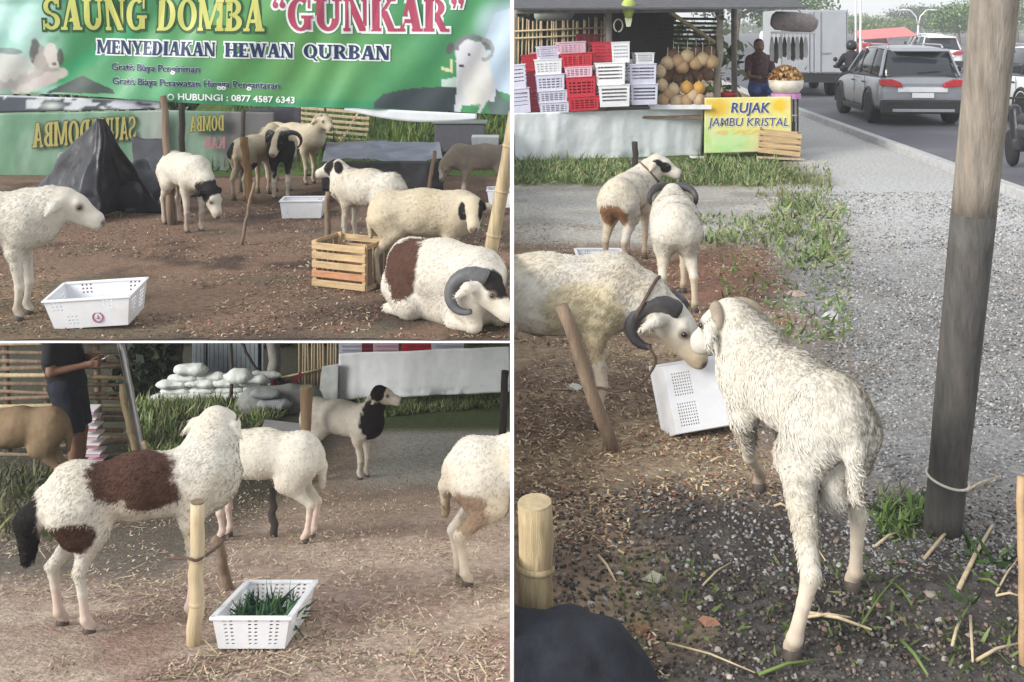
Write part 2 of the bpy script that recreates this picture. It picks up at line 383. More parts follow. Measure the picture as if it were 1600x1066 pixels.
    if tuft:                                                        # loose locks of wool, lying down and back
        rg = np.random.default_rng(seed+40); A = np.linalg.norm(np.cross(Vt[Q[:,2]]-Vt[Q[:,0]], Vt[Q[:,3]]-Vt[Q[:,1]]), axis=1)*wl[Q].mean(1)**1.5
        ix = rg.choice(len(Q), tuft, p=A/A.sum()); uu = rg.random((tuft,2)); qv = Vt[Q[ix]]; b0 = (qv[:,0]*(1-uu[:,:1])+qv[:,1]*uu[:,:1])*(1-uu[:,1:])+(qv[:,3]*(1-uu[:,:1])+qv[:,2]*uu[:,:1])*uu[:,1:]
        nn = N[Q[ix,0]]; fl = np.array((-.75,0,-.8))+rg.normal(0,.35,(tuft,3))+(fnoise(b0,.09,seed+2,2)[:,None]-.5)*np.array((1.5,1.0,1.5)); fl = fl-nn*(fl*nn).sum(1)[:,None]; fl /= np.linalg.norm(fl,axis=1,keepdims=True)+1e-6
        dr = fl*.97+nn*rg.uniform(.06,.24,(tuft,1)); sdv = np.cross(fl, nn); ln = rg.uniform(.022,.055,(tuft,1))*q*tlen; wd_ = rg.uniform(.002,.005,(tuft,1))*q
        TV = np.stack([b0-sdv*wd_-nn*.003, b0+sdv*wd_-nn*.003, b0+dr*ln*.55+sdv*wd_*.7, b0+dr*ln+nn*ln*-.05], 1).reshape(-1,3); k4 = np.arange(tuft)[:,None]*4
        TF = np.concatenate([k4+np.array((0,1,2)), k4+np.array((0,2,3))]); TC = np.repeat(C[Q[ix,0]]*(1+rg.normal(0,.045,(tuft,1))), 4, 0)
        fo = link('fleece', npmesh(TV, TF, np.clip(TC,.005,.8)), M_wool, root); tag(fo, kind='stuff'); parts.append(fo)
    for sg in (-1, 1):
        e = MB(); c = hb+he*.078+se*(sg*.0565)+ue*.022
        e.lathe([(.001,-.013),(.008,-.010),(.0125,-.003),(.0125,.003),(.008,.010),(.001,.013)], 10, Matrix.Translation(c) @ Matrix.Scale(g_*.95, 4)); parts.append(e.build('eye', M_eye, root, True))
    for nm, fp in footpos.items():
        m = MB(); Mx = Matrix.Translation(fp); m.lathe([(.031*q,-.002),(.034*q,.004),(.030*q,.03*q),(.024*q,.042*q)], 10, Mx); parts.append(m.build('hoof', M_hoof, root, True))
    if horns:
        for sg in (-1, 1):
            sz = horns.get('size', .13)*q
            pts, rad = spiral(sg, hb, f, u, sd, sz, horns.get('turns', 1.0), horns.get('r', .03)*q, horns.get('out', .6), horns.get('drop', 0)*q)
            m = MB(); m.tube(pts, rad, 10); parts.append(m.build('horn', M_hornpale if horns.get('pale') else M_horngrey if horns.get('grey') else M_horn, root, True))
    if collar:
        m = MB(); c = nb.lerp(hb, .55); ax = (hb-nb).normalized(); a1 = ax.orthogonal().normalized(); a2 = ax.cross(a1); rr = .118*q*neckr
        m.tube([c+(a1*math.cos(t)+a2*math.sin(t))*rr for t in np.linspace(0, 2*math.pi, 25)], .009*q, 6); parts.append(m.build('rope_collar', M_rope, root, True))
    if cut:
        for p in parts: wallcut(p, cut)
    return root

def figure(prims_by_part, h=.008):
    """children grown from limbs: list of (name, prims, material, noise)"""
# ------------------------------------------------------------------ the setting
def grid_ground(name, xs, ds, zf, colf, m, amp=.0, seed=0):
    X, D = np.meshgrid(xs, ds); n = X.size; P = np.stack([X.ravel(), D.ravel(), np.zeros(n)], 1).astype(np.float32)
    z = np.asarray(zf(P[:,1]))*np.ones(n); P[:,2] = z
    if amp: P[:,2] += ((fnoise(P*np.array((1,1,0)), .55, seed, 4)-.5)*amp*2.0+(vnoise(P*np.array((1,1,0)), .07, seed+3)-.5)*amp*.45)
    nx, nd = len(xs), len(ds); i = (np.arange(nd-1)[:,None]*nx+np.arange(nx-1)[None]).ravel()
    Q = np.stack([i, i+1, i+1+nx, i+nx], 1); C = colf(P)
    return tag(link(name, npmesh(P, Q, C, True), m), kind='structure')
def gs(a, b, n): return np.geomspace(a, b, n)

# upper yard on its slab
def col_tl(P):
    n1 = fnoise(P, .8, 1, 4); n2 = fnoise(P, .25, 2, 3)
    C = np.repeat(np.array((.195,.128,.093))[None], len(P), 0)
    C = mixc(C, sst(.45,.7,n1), (.075,.05,.04)); C = mixc(C, sst(.5,.75,n2)*.6, (.24,.15,.105))
    C = mixc(C, sst(8.6,7.6,P[:,1])*sst(.35,.6,n1)*.7, (.085,.065,.05)); C = mixc(C, sst(-2.0,-3.6,P[:,0])*sst(10,8,P[:,1])*.6, (.26,.19,.12))
    C = mixc(C, sst(.55,.7,fnoise(P,.5,9,3))*.5, (.12,.11,.075))
    return C
EDGE = F*CH/(530-YH)
def upper_ground():
    U, D = np.meshgrid(np.linspace(-1, 0, 200), gs(EDGE+.001, 24, 190)); X = -.007+U*(D*.478+.12); n = X.size; P = np.stack([X.ravel(), D.ravel(), np.zeros(n)], 1).astype(np.float32)
    P[:,2] += (fnoise(P*np.array((1,1,0)), .55, 4, 4)-.5)*.024+(vnoise(P*np.array((1,1,0)), .07, 7)-.5)*.006
    i = (np.arange(189)[:,None]*200+np.arange(199)[None]).ravel(); tag(link('upper_yard_ground', npmesh(P, np.stack([i, i+1, i+201, i+200], 1), col_tl(P), True), M_ground), kind='structure')
upper_ground()
m = MB(); e0, e1 = -(EDGE*.478+.13), -(24*.478+.13); m.prism([(e0,EDGE),(-.0062,EDGE),(-.0062,24),(e1,24)], 'z', -.026, -.014); tag(m.build('terrace_slab', M_white), kind='structure')
# dividing wall between the left and right yards
m = MB(); m.prism([(3.35,-3.8),(3.35,2.3),(3.38,2.3),(3.40,.32),(5.30,.32),(5.36,.90),(6.2,.90),(6.3,.50),(8.3,.50),(8.5,.34),(17,.34),(17,-3.8)], 'x', -.0058, .0058); tag(m.build('dividing_wall', M_white), kind='structure')

# lower sloping yard
def col_bl(P):
    x, d = P[:,0], P[:,1]; n1 = fnoise(P, .7, 21, 4); n2 = fnoise(P, .2, 22, 3)
    C = np.repeat(np.array((.385,.30,.24))[None], len(P), 0)
    C = mixc(C, sst(.48,.68,n1)*.7, (.24,.17,.14)); C = mixc(C, sst(.5,.72,n2)*.6, (.47,.385,.305))
    C = mixc(C, sst(.45,.62,fnoise(P,.45,23,3))*sst(6.2,4.6,d)*.5, (.20,.10,.08))
    C = mixc(C, sst(8.6,9.6,d)*sst(-1.6,-1.1,x)*(1-sst(11.2,11.8,d)), (.50,.495,.46))   # grey trodden path
    C = mixc(C, sst(11.2,11.8,d), (.10,.13,.055)); C = mixc(C, sst(7.4,8.6,d)*sst(-1.5,-2.1,x), (.085,.10,.045))
    C = mixc(C, sst(-1.55,-2.0,x)*sst(5.2,5.9,d)*.8, (.085,.08,.065))
    return C
grid_ground('lower_yard_ground', np.linspace(-8, -.006, 210), gs(2.6, 26, 240), zB, col_bl, M_ground, .014, 6)

# right yard, verge and the land beyond
def kx(d): return 6.2+(np.asarray(d)-13.2)*.052                     # kerb line
def col_r(P):
    x, d = P[:,0], P[:,1]; n1 = fnoise(P, .7, 31, 4); n2 = fnoise(P, .22, 32, 3)
    px = 800+x/d*F
    C = np.repeat(np.array((.27,.20,.135))[None], len(P), 0)        # shavings and chaff
    C = mixc(C, sst(.45,.65,n1)*.75, (.13,.085,.07)); C = mixc(C, sst(.5,.7,n2)*.5, (.38,.30,.20))
    red = sst(1.15,.6,np.sqrt(((x-2.0)/1.1)**2+((d-9.0)/1.3)**2)+(n2-.5)*.8); C = mixc(C, red*.75, (.24,.115,.08))
    soil = sst(5.1,4.5,d+(n1-.5)*.9)*sst(.35,.75,x+(n2-.5)*.5); C = mixc(C, soil, (.062,.055,.052))
    C = mixc(C, soil*sst(.5,.7,n2)*.5, (.13,.12,.11))
    gx = 1.15+(d-4.3)*.23                                           # gravel verge
    grv = sst(gx-.15, gx+.35, x+(n1-.5)*.9)*sst(4.2,5.2,d+(n2-.5)*.5); C = mixc(C, grv, (.27,.265,.26)); C = mixc(C, grv*sst(.5,.65,n2)*.5, (.185,.175,.165)); C = mixc(C, grv*sst(.47,.62,fnoise(P,.7,38,4))*.7, (.225,.185,.145))
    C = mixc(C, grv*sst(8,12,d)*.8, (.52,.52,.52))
    path = sst(10.2,10.9,d+(n1-.5)*.8)*(1-sst(14.0,14.5,d+(n2-.5)*.8))*sst(3.9,3.1,x); C = mixc(C, path, (.42,.40,.36)); C = mixc(C, path*sst(.45,.65,fnoise(P*np.array((.4,1,1)),.45,35,4))*.7, (.26,.245,.22)); C = mixc(C, path*sst(.55,.7,fnoise(P*np.array((.5,1,1)),.8,36,4))*.5, (.33,.33,.34))
    gr = sst(14.1,14.6,d+(n2-.5)*.6)*sst(4.6,3.9,x); C = mixc(C, gr, (.08,.115,.035))
    return C
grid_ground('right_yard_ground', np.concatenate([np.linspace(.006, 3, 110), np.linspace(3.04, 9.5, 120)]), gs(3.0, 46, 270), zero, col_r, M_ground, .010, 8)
m = MB(); m.box((-200, 46, -4), (400, 320, -.03)); m.box((9.5, 2, -4), (400, 46, -.03)); tag(m.build('land', mat('land', (.16,.17,.11), .9)), kind='structure')
M_asph = mat('asphalt', (.115,.115,.135), .8, .2, 30, .3, 150, tint=((.16,.16,.175), .6, .5, .7))
rd = []; ds = [9, 13, 20, 30, 45, 70, 120, 200, 310]
for d in ds: rd += [(float(kx(d))+.02, d, .03), (float(kx(d))+9+d*.35, d, .03)]
tag(link('road', pyd(rd, [(2*i, 2*i+1, 2*i+3, 2*i+2) for i in range(len(ds)-1)]), M_asph), kind='structure')
m = MB(); dk = np.arange(8, 60, .62)                                # kerb stones
M_kerb = mat('kerb_concrete', (.42,.42,.42), .85, .2, 9, .3, 60)
kerb = tag(bpy.data.objects.new('kerb', None), kind='structure'); COL.objects.link(kerb)
for i, d in enumerate(dk):
    m = MB(); m.bar((float(kx(d+.005)), d+.005, .045+.004*random.random()), (float(kx(d+.615)), d+.615, .045+.004*random.random()), .16, .15); m.build('kerb_stone', M_kerb, kerb, bevel=.012)
# ------------------------------------------------------------------ shared builders
def scatter(name, m, pts, templ_v, templ_f, size, cols, kind='stuff', flat=.0, zlift=.004, tilt=.35, zscale=None, seed=0):
    """many loose bits of one template as one mesh; pts (n,3), size (n,) or (n,3), cols (n,3)"""
    r = np.random.default_rng(seed); n = len(pts); tv = np.asarray(templ_v, np.float32); tf = np.asarray(templ_f)
    a = r.uniform(0, 2*np.pi, n); t1 = r.normal(0, tilt, n); t2 = r.normal(0, tilt, n)
    S = np.asarray(size, np.float32); S = S[:,None]*np.ones((1,3)) if S.ndim == 1 else S
    V = tv[None]*S[:,None,:]
    c, s_ = np.cos(t1)[:,None], np.sin(t1)[:,None]; V = np.stack([V[...,0], V[...,1]*c-V[...,2]*s_, V[...,1]*s_+V[...,2]*c], -1)
    c, s_ = np.cos(t2)[:,None], np.sin(t2)[:,None]; V = np.stack([V[...,0]*c+V[...,2]*s_, V[...,1], -V[...,0]*s_+V[...,2]*c], -1)
    c, s_ = np.cos(a)[:,None], np.sin(a)[:,None]; V = np.stack([V[...,0]*c-V[...,1]*s_, V[...,0]*s_+V[...,1]*c, V[...,2]], -1)
    V = V+np.asarray(pts)[:,None,:]; V[...,2] += zlift
    k = len(tv); Fc = (tf[None]+(np.arange(n)*k)[:,None,None]).reshape(-1, tf.shape[1]); C = np.repeat(np.asarray(cols), k, 0)
    return tag(link(name, npmesh(V.reshape(-1,3), Fc, C), m), kind=kind)
CHIP_V = [(-.5,-.18,0),(.5,-.15,.02),(.52,.16,0),(-.48,.19,.03)]; CHIP_F = [(0,1,2,3)]
STONE_V = [(-.5,-.1,-.2),(.1,-.5,-.15),(.5,.0,-.2),(0,.5,-.2),(-.25,-.2,.3),(.3,-.1,.35),(.05,.3,.28)]
STONE_F = [(0,1,4),(1,5,4),(1,2,5),(2,6,5),(2,3,6),(3,0,4),(3,4,6),(4,5,6)]
BLADE_V = [(-.03,0,0),(.03,0,0),(.022,.09,.5),(-.022,.09,.5),(0,.32,1.0)]; BLADE_F = [(0,1,2),(0,2,3),(3,2,4)]
def pick(n, pal, r, j=.15):
    pal = np.asarray(pal); C = pal[r.integers(0, len(pal), n)]; return np.clip(C*(1+r.normal(0, j, (n,1))), .005, .9)
def ground_pts(n, px0, px1, py0, py1, fun, r, power=1.0):
    """random ground points, denser where the ground is near"""
    out = []
    d0, d1 = fun(800, py1).y, fun(800, py0).y
    d = d0*(d1/d0)**(r.random(n)**power); x0, x1 = (px0-800)/F, (px1-800)/F
    x = (x0+(x1-x0)*r.random(n))*d
    return np.stack([x, d, np.zeros(n)], 1)

def hole_panel(nu, nv, corners, hole, th, m, name, parent):
    """a thin moulded wall: grid between 4 corners (u0v0,u1v0,u1v1,u0v1) with cells left open"""
    a, b, c, d = [Vector(q) for q in corners]; vs = []; fs = []
    for j in range(nv+1):
        for i in range(nu+1):
            u, v = i/nu, j/nv; vs.append((a*(1-u)+b*u)*(1-v)+(d*(1-u)+c*u)*v)
    for j in range(nv):
        for i in range(nu):
            if not hole(i, j): fs.append((j*(nu+1)+i, j*(nu+1)+i+1, (j+1)*(nu+1)+i+1, (j+1)*(nu+1)+i))
    o = link(name, pyd(vs, fs), m, parent); s = o.modifiers.new('solid', 'SOLIDIFY'); s.thickness = th; s.offset = 0
    return o
def blocks(*bl):
    def f(i, j):
        for x0, x1, y0, y1 in bl:
            if x0 <= i < x1 and y0 <= j < y1 and (i-x0) % 2 == 1 and (j-y0) % 2 == 1: return True
        return False
    return f
def trough(label, loc, rz, L=.60, Wd=.40, H=.20, tap=.86, m=None, group=None, fr=None, sd=None, rx=0, emblem=None, floor_lift=.0, name='plastic_crate', ry=0, nfront=(40, 16)):
    """a tapered plastic crate, open at the top"""
    m = m or M_whitepl
    t = empty(name, label, 'crate', loc, 0, group); t.rotation_euler = (rx, ry, rz)
    l, w = L/2, Wd/2; lb, wb = l*tap, w*tap
    fr = fr or blocks((2,11,8,15),(8,17,1,8),(24,33,8,15),(30,39,1,8)); sd = sd or blocks((3,10,3,14),(14,21,3,14))
    top = [(-l,-w,H),(l,-w,H),(l,w,H),(-l,w,H)]; bot = [(-lb,-wb,.004),(lb,-wb,.004),(lb,wb,.004),(-lb,wb,.004)]
    for k in range(4):
        q = (k+1) % 4; nu = nfront[0] if k % 2 == 0 else int(nfront[0]*.6)
        hole_panel(nu, nfront[1], (bot[k], bot[q], top[q], top[k]), fr if k % 2 == 0 else sd, .005, m, 'crate_wall', t)
    hole_panel(nfront[0], 24, (bot[0], bot[1], bot[2], bot[3]), lambda i, j: i % 3 == 1 and j % 3 == 1 and 2 < i < nfront[0]-2, .005, m, 'crate_floor', t)
    b = MB(); e = .012
    for k in range(4):
        q = (k+1) % 4; a = Vector(top[k]); c = Vector(top[q]); dd = (c-a).normalized()*e*.9
        b.bar(a-dd, c+dd*(-1 if False else 1), .024, .014)
    rim = b.build('crate_rim', m, t, bevel=.003)
    if emblem:
        ex, ez, er = emblem; b = MB(); n = 24
        y = -w+(w-wb)*(1-ez/H)-.006
        ring = lambda r0, r1: [(ex+r*math.cos(2*math.pi*i/n), y, ez+r*math.sin(2*math.pi*i/n)) for r in (r0, r1) for i in range(n)]
        b.add(ring(er*.72, er), [(i, (i+1)%n, n+(i+1)%n, n+i) for i in range(n)])
        b.box((ex-er*.28, y-.001, ez-er*.2), (ex+er*.30, y, ez-er*.05)); b.box((ex-er*.05, y-.0015, ez-er*.35), (ex+er*.12, y-.0005, ez+er*.42))
        b.build('emblem', mat('emblem_print', (.32,.10,.20), .5, .1, 9, 0), t)
    return t
def stake(name, label, cat, a, b, r0, r1, m=None, shaft='pole_shaft', group=None, rough=.012, n=10, nodes=(), cap=None):
    """a post, pole or stick from a (foot) to b (top), slightly crooked; nodes: bamboo joints as children"""
    a = Vector(a); b = Vector(b); L = (b-a).length; rr = random.Random(hash(label) % 9999 if False else len(label)*7+int(L*100))
    t = empty(name, label, cat, a, 0, group); pts = []; rad = []; k = 9
    for i in range(k):
        f = i/(k-1); p = (b-a)*f+Vector((rr.uniform(-1,1), rr.uniform(-1,1), 0))*rough*(0 if i == 0 else 1); pts.append(p); rad.append((r0+(r1-r0)*f)*(1+rr.uniform(-.05,.05)))
    pts[0] = pts[0]-(b-a).normalized()*.05
    mb = MB(); mb.tube(pts, rad, n); mb.build(shaft, m or M_bamboo, t, True)
    for f in nodes:
        i = f*(k-1); i0 = min(int(i), k-2); p = pts[i0].lerp(pts[i0+1], i-i0); d = (pts[i0+1]-pts[i0]).normalized(); rj = r0+(r1-r0)*f
        j = MB(); j.tube([p-d*.012, p-d*.004, p+d*.004, p+d*.012], [rj*1.0, rj*1.13, rj*1.13, rj*1.0], n, cap=False); j.build('joint', M_oldwood if m is None else m, t, True)
    if cap is not None:
        c = MB(); d = (pts[-1]-pts[-2]).normalized(); c.tube([pts[-1], pts[-1]+d*.006], rad[-1]*.96, n); c.build('cut_end', cap, t)
    return t
def ropeobj(label, pts, r=.008, m=None, name='rope', group=None):
    pts = [Vector(p) for p in pts]; out = []
    for i in range(len(pts)-1):
        p0, p1, p2, p3 = pts[max(i-1,0)], pts[i], pts[i+1], pts[min(i+2,len(pts)-1)]
        for k in range(6):
            t = k/6; out.append(.5*((2*p1)+(p2-p0)*t+(2*p0-5*p1+4*p2-p3)*t*t+(3*p1-p0-3*p2+p3)*t**3))
    out.append(pts[-1]); mb = MB(); mb.tube(out, r, 6); return tag(mb.build(name, m or M_rope, None, True), label, 'rope', group)
def sheet(name, corners, nu, nv, wr, m, seed, colf=None, label=None, cat=None, group=None, bulge=0, sag=0, parent=None, kind=None, thick=.004, freq=.35):
    """a hanging cloth / tarp between 4 corners, wrinkled along its normal"""
    a, b, c, d = [Vector(q) for q in corners]; U, V = np.meshgrid(np.linspace(0,1,nu), np.linspace(0,1,nv)); U = U.ravel(); V = V.ravel()
    A, B_, C_, D_ = [np.array(q) for q in (a,b,c,d)]
    P = (A*(1-U)[:,None]+B_*U[:,None])*(1-V)[:,None]+(D_*(1-U)[:,None]+C_*U[:,None])*V[:,None]
    no = np.array(((b-a).cross(d-a)).normalized())
    if wr: P = P+no*(((fnoise(P*np.array((1,1,.35)), freq, seed, 3)-.5)*2*wr)+bulge*np.sin(np.pi*U)*np.sin(np.pi*V))[:,None]
    P[:,2] -= sag*np.sin(np.pi*U)*(1-V)
    i = (np.arange(nv-1)[:,None]*nu+np.arange(nu-1)[None]).ravel(); Q = np.stack([i, i+1, i+1+nu, i+nu], 1)
    o = link(name, npmesh(P, Q, colf(U, V) if colf else None, True), m, parent)
    if thick: s = o.modifiers.new('solid', 'SOLIDIFY'); s.thickness = thick; s.offset = -1
    return tag(o, label, cat, group, kind)
def leafmass(name, label, center, rad, n, size, pal, seed=0, cat=None, kind=None, group=None, parent=None, m=None, zmin=None, clump=7):
    """a crown or bush of many small leaf faces gathered in clumps"""
    r = np.random.default_rng(seed); nc = max(4, n//clump); u = r.normal(size=(nc,3)); u /= np.linalg.norm(u, axis=1, keepdims=True)
    c = u*(r.random((nc,1))**.45)*np.array(rad); k = r.integers(0, nc, n); p = c[k]+r.normal(0, 1, (n,3))*np.array(rad)*.13
    p += np.array(center)
    if zmin is not None: p[:,2] = np.maximum(p[:,2], zmin+r.random(n)*.1)
    C = pick(nc, pal, r, .25)[k]*(1+r.normal(0,.12,(n,1)))
    sz = size*r.uniform(.6,1.4,n)
    V = [(-.5,0,0),(0,-.24,.06),(.5,0,-.05),(0,.24,.06)]
    o = scatter(name, m or M_leaf, p, V, [(0,1,2,3)], sz, np.clip(C,.004,.9), kind=None, tilt=.9, zlift=0, seed=seed+1)
    if parent: o.parent = parent
    return tag(o, label, cat, group, kind)

# lettering drawn as flat strokes: a slab serif for the big lines
def glyph(ch, g=0.0):
    P = []; T_, t_ = .26, .13
    def rect(x0,y0,x1,y1): P.append([(x0-g,y0-g),(x1+g,y0-g),(x1+g,y1+g),(x0-g,y1+g)])
    def diag(x0,y0,x1,y1,w): P.append([(x0-w/2-g,y0-g*.6),(x0+w/2+g,y0-g*.6),(x1+w/2+g,y1+g*.6),(x1-w/2-g,y1+g*.6)])
    def arc(cx,cy,rx,ry,a0,a1,tx,ty):
        n = max(4, int(abs(a1-a0)/14)); o = []; i = []
        for k in range(n+1):
            t = R(a0+(a1-a0)*k/n); c, s = math.cos(t), math.sin(t); o.append((cx+(rx+g)*c, cy+(ry+g)*s)); i.append((cx+max(rx-tx-g,.01)*c, cy+max(ry-ty-g,.01)*s))
        for k in range(n): P.append([o[k], o[k+1], i[k+1], i[k]])
    def stem(x, w=T_, top=1, bot=1):
        rect(x,0,x+w,1)
        if bot: rect(x-.06,0,x+w+.06,.10)
        if top: rect(x-.06,.90,x+w+.06,1)
    w = .8
    if ch == 'A': diag(.12,0,.40,1,t_); diag(.70,0,.44,1,T_+.02); rect(.24,.26,.58,.37); rect(-.02,0,.26,.09); rect(.50,0,.90,.09); w = .88
    elif ch == 'B': stem(.06); arc(.34,.735,.36,.265,90,-90,.22,.10); arc(.34,.265,.42,.265,90,-90,.24,.10); rect(.2,.9,.36,1); rect(.2,.47,.36,.55); rect(.2,0,.36,.10); w = .80
    elif ch == 'D': stem(.06); arc(.36,.5,.46,.5,90,-90,.25,.10); rect(.2,.9,.38,1); rect(.2,0,.38,.10); w = .86
    elif ch == 'E': stem(.06); rect(.2,.89,.66,1); rect(.2,0,.70,.11); rect(.2,.46,.52,.56); rect(.56,.72,.66,1); rect(.60,0,.70,.28); rect(.46,.38,.53,.64); w = .74
    elif ch == 'G': arc(.44,.5,.44,.5,55,325,.25,.10); rect(.58,.05,.82,.46); rect(.48,.38,.90,.47); rect(.72,.68,.80,1.0); w = .92
    elif ch == 'H': stem(.06); stem(.62); rect(.2,.45,.8,.56); w = .94
    elif ch == 'I': stem(.06); w = .40
    elif ch == 'K': stem(.06); diag(.30,.42,.74,1,t_); diag(.78,0,.46,.62,T_); rect(.62,0,.96,.09); rect(.58,.91,.90,1); w = .94
    elif ch == 'M': stem(.05,.15); stem(.86,T_); diag(.52,.06,.16,1,T_*.9); diag(.52,.06,.90,1,t_); w = 1.18
    elif ch == 'N': stem(.06,.13); stem(.70,.13,1,0); diag(.70,0,.18,1,T_*1.05); w = .92
    elif ch == 'O' or ch == 'Q':
        arc(.44,.5,.44,.5,0,360,.25,.10); w = .90
        if ch == 'Q': diag(.86,-.20,.46,.22,.17)
    elif ch == 'Q': pass
    elif ch == 'R': stem(.06); arc(.36,.72,.38,.28,90,-90,.23,.10); rect(.2,.9,.38,1); rect(.2,.44,.38,.53); diag(.74,0,.44,.50,T_); rect(.62,0,.92,.09); w = .90
    elif ch == 'S': arc(.36,.735,.34,.265,20,270,.20,.10); arc(.36,.265,.36,.265,90,-160,.22,.10); rect(.60,.70,.68,1); rect(.0,.0,.08,.30); w = .74
    elif ch == 'U': rect(.06,.36,.06+T_,1); rect(-.02,.9,.40,1); rect(.70,.36,.83,1); rect(.60,.9,.93,1); arc(.445,.38,.385,.38,180,360,.25,.12); w = .94
    elif ch == 'W': diag(.34,0,.12,1,T_*.9); diag(.34,0,.56,1,t_); diag(.80,0,.56,1,T_*.9); diag(.80,0,1.02,1,t_); rect(-.04,.91,.28,1); rect(.86,.91,1.16,1); w = 1.14
    elif ch == 'Y': diag(.42,.40,.14,1,T_); diag(.46,.40,.74,1,t_); rect(.32,0,.56,.48); rect(.22,0,.66,.09); rect(-.02,.91,.32,1); rect(.58,.91,.90,1); w = .88
    elif ch in '“”':
        for k in (0,1):
            if ch == '“': arc(.13+k*.26,.78,.10,.10,0,360,.09,.09); diag(.06+k*.26,.80,.16+k*.26,1.0,.07)
            else: arc(.13+k*.26,.92,.10,.10,0,360,.09,.09); diag(.12+k*.26,.70,.20+k*.26,.92,.07)
        w = .52
    else: w = .34
    return P, w
def line_polys(text, x0, x1, y0, hgt, g=0.0, slant=0.0, spc=.05):
    """lays a text between x0 and x1 (any units), returns polygons"""
    ws = [glyph(c)[1]+spc for c in text]; sc = (x1-x0)/sum(ws); out = []; x = 0
    for c, w in zip(text, ws):
        for p in glyph(c, g)[0]: out.append([((x0+(a+x)*sc)+slant*b*hgt, y0+b*hgt) for a, b in p])
        x += w
    return out
def polys_obj(name, polys, fmap, m, parent, lift):
    vs = []; fs = []
    for k, p in enumerate(polys):
        n = len(vs); vs += [fmap(a, b, lift+.00003*k) for a, b in p]; fs.append(tuple(range(n, n+len(p))))
    o = link(name, pyd(vs, fs), m, parent)
    return o
def font_obj(name, text, x0, x1, y0, hgt, fmap, m, parent, lift, bold=.0, shear=0, space=1.0):
    cu = bpy.data.curves.new('t', 'FONT'); cu.body = text; cu.offset = bold; cu.shear = shear; cu.resolution_u = 3; cu.space_character = space
    o = bpy.data.objects.new('t', cu); COL.objects.link(o); dg = bpy.context.evaluated_depsgraph_get(); me = bpy.data.meshes.new_from_object(o.evaluated_get(dg)); bpy.data.objects.remove(o)
    xs = [v.co.x for v in me.vertices]; a, b = min(xs), max(xs)
    for v in me.vertices: v.co = fmap(x0+(v.co.x-a)/(b-a)*(x1-x0), y0+v.co.y/.72*hgt, lift)
    return link(name, me, m, parent)

# ------------------------------------------------------------------ upper yard: banner and backdrop
DB = 11.6                                                           # the banner hangs this far away
kB = DB/F
def ban_off(x, y):                                                  # gentle billow toward the viewer
    return -.05*math.sin((x-100)/130.)*(.4+y/250.)-.03*math.sin(x/57.+y/40.)-.016*math.sin(x/23.-y/31.)-.010*math.sin(x/11.+y/17.+math.sin(x/40.))
def fban(x, y, lift):                                               # banner sheet coordinates (frame units at its distance) -> place
    d = DB+ban_off(x, y)-lift
    return Vector(((x-800)*kB, d, CH-(y-YH)*kB))
def ban_bottom(x): return np.interp(x, [0, 110, 255, 400, 560, 700, 800], [147, 148, 158, 166, 169, 175, 181])
bx = np.linspace(-30, 797, 420); bt = np.linspace(0, 1, 96)
XX, TT = np.meshgrid(bx, bt); YY = -14+(ban_bottom(XX)+14)*TT
def inpoly(x, y, poly):
    r = np.zeros(x.shape, bool); n = len(poly)
    for i in range(n):
        (x1,y1),(x2,y2) = poly[i], poly[(i+1)%n]
        c = ((y1 > y) != (y2 > y)) & (x < (x2-x1)*(y-y1)/(y2-y1+1e-9)+x1); r ^= c
    return r
def ell(x, y, cx, cy, rx, ry, rot=0):
    c, s = math.cos(R(rot)), math.sin(R(rot)); u = (x-cx)*c+(y-cy)*s; v = -(x-cx)*s+(y-cy)*c
    return (u/rx)**2+(v/ry)**2
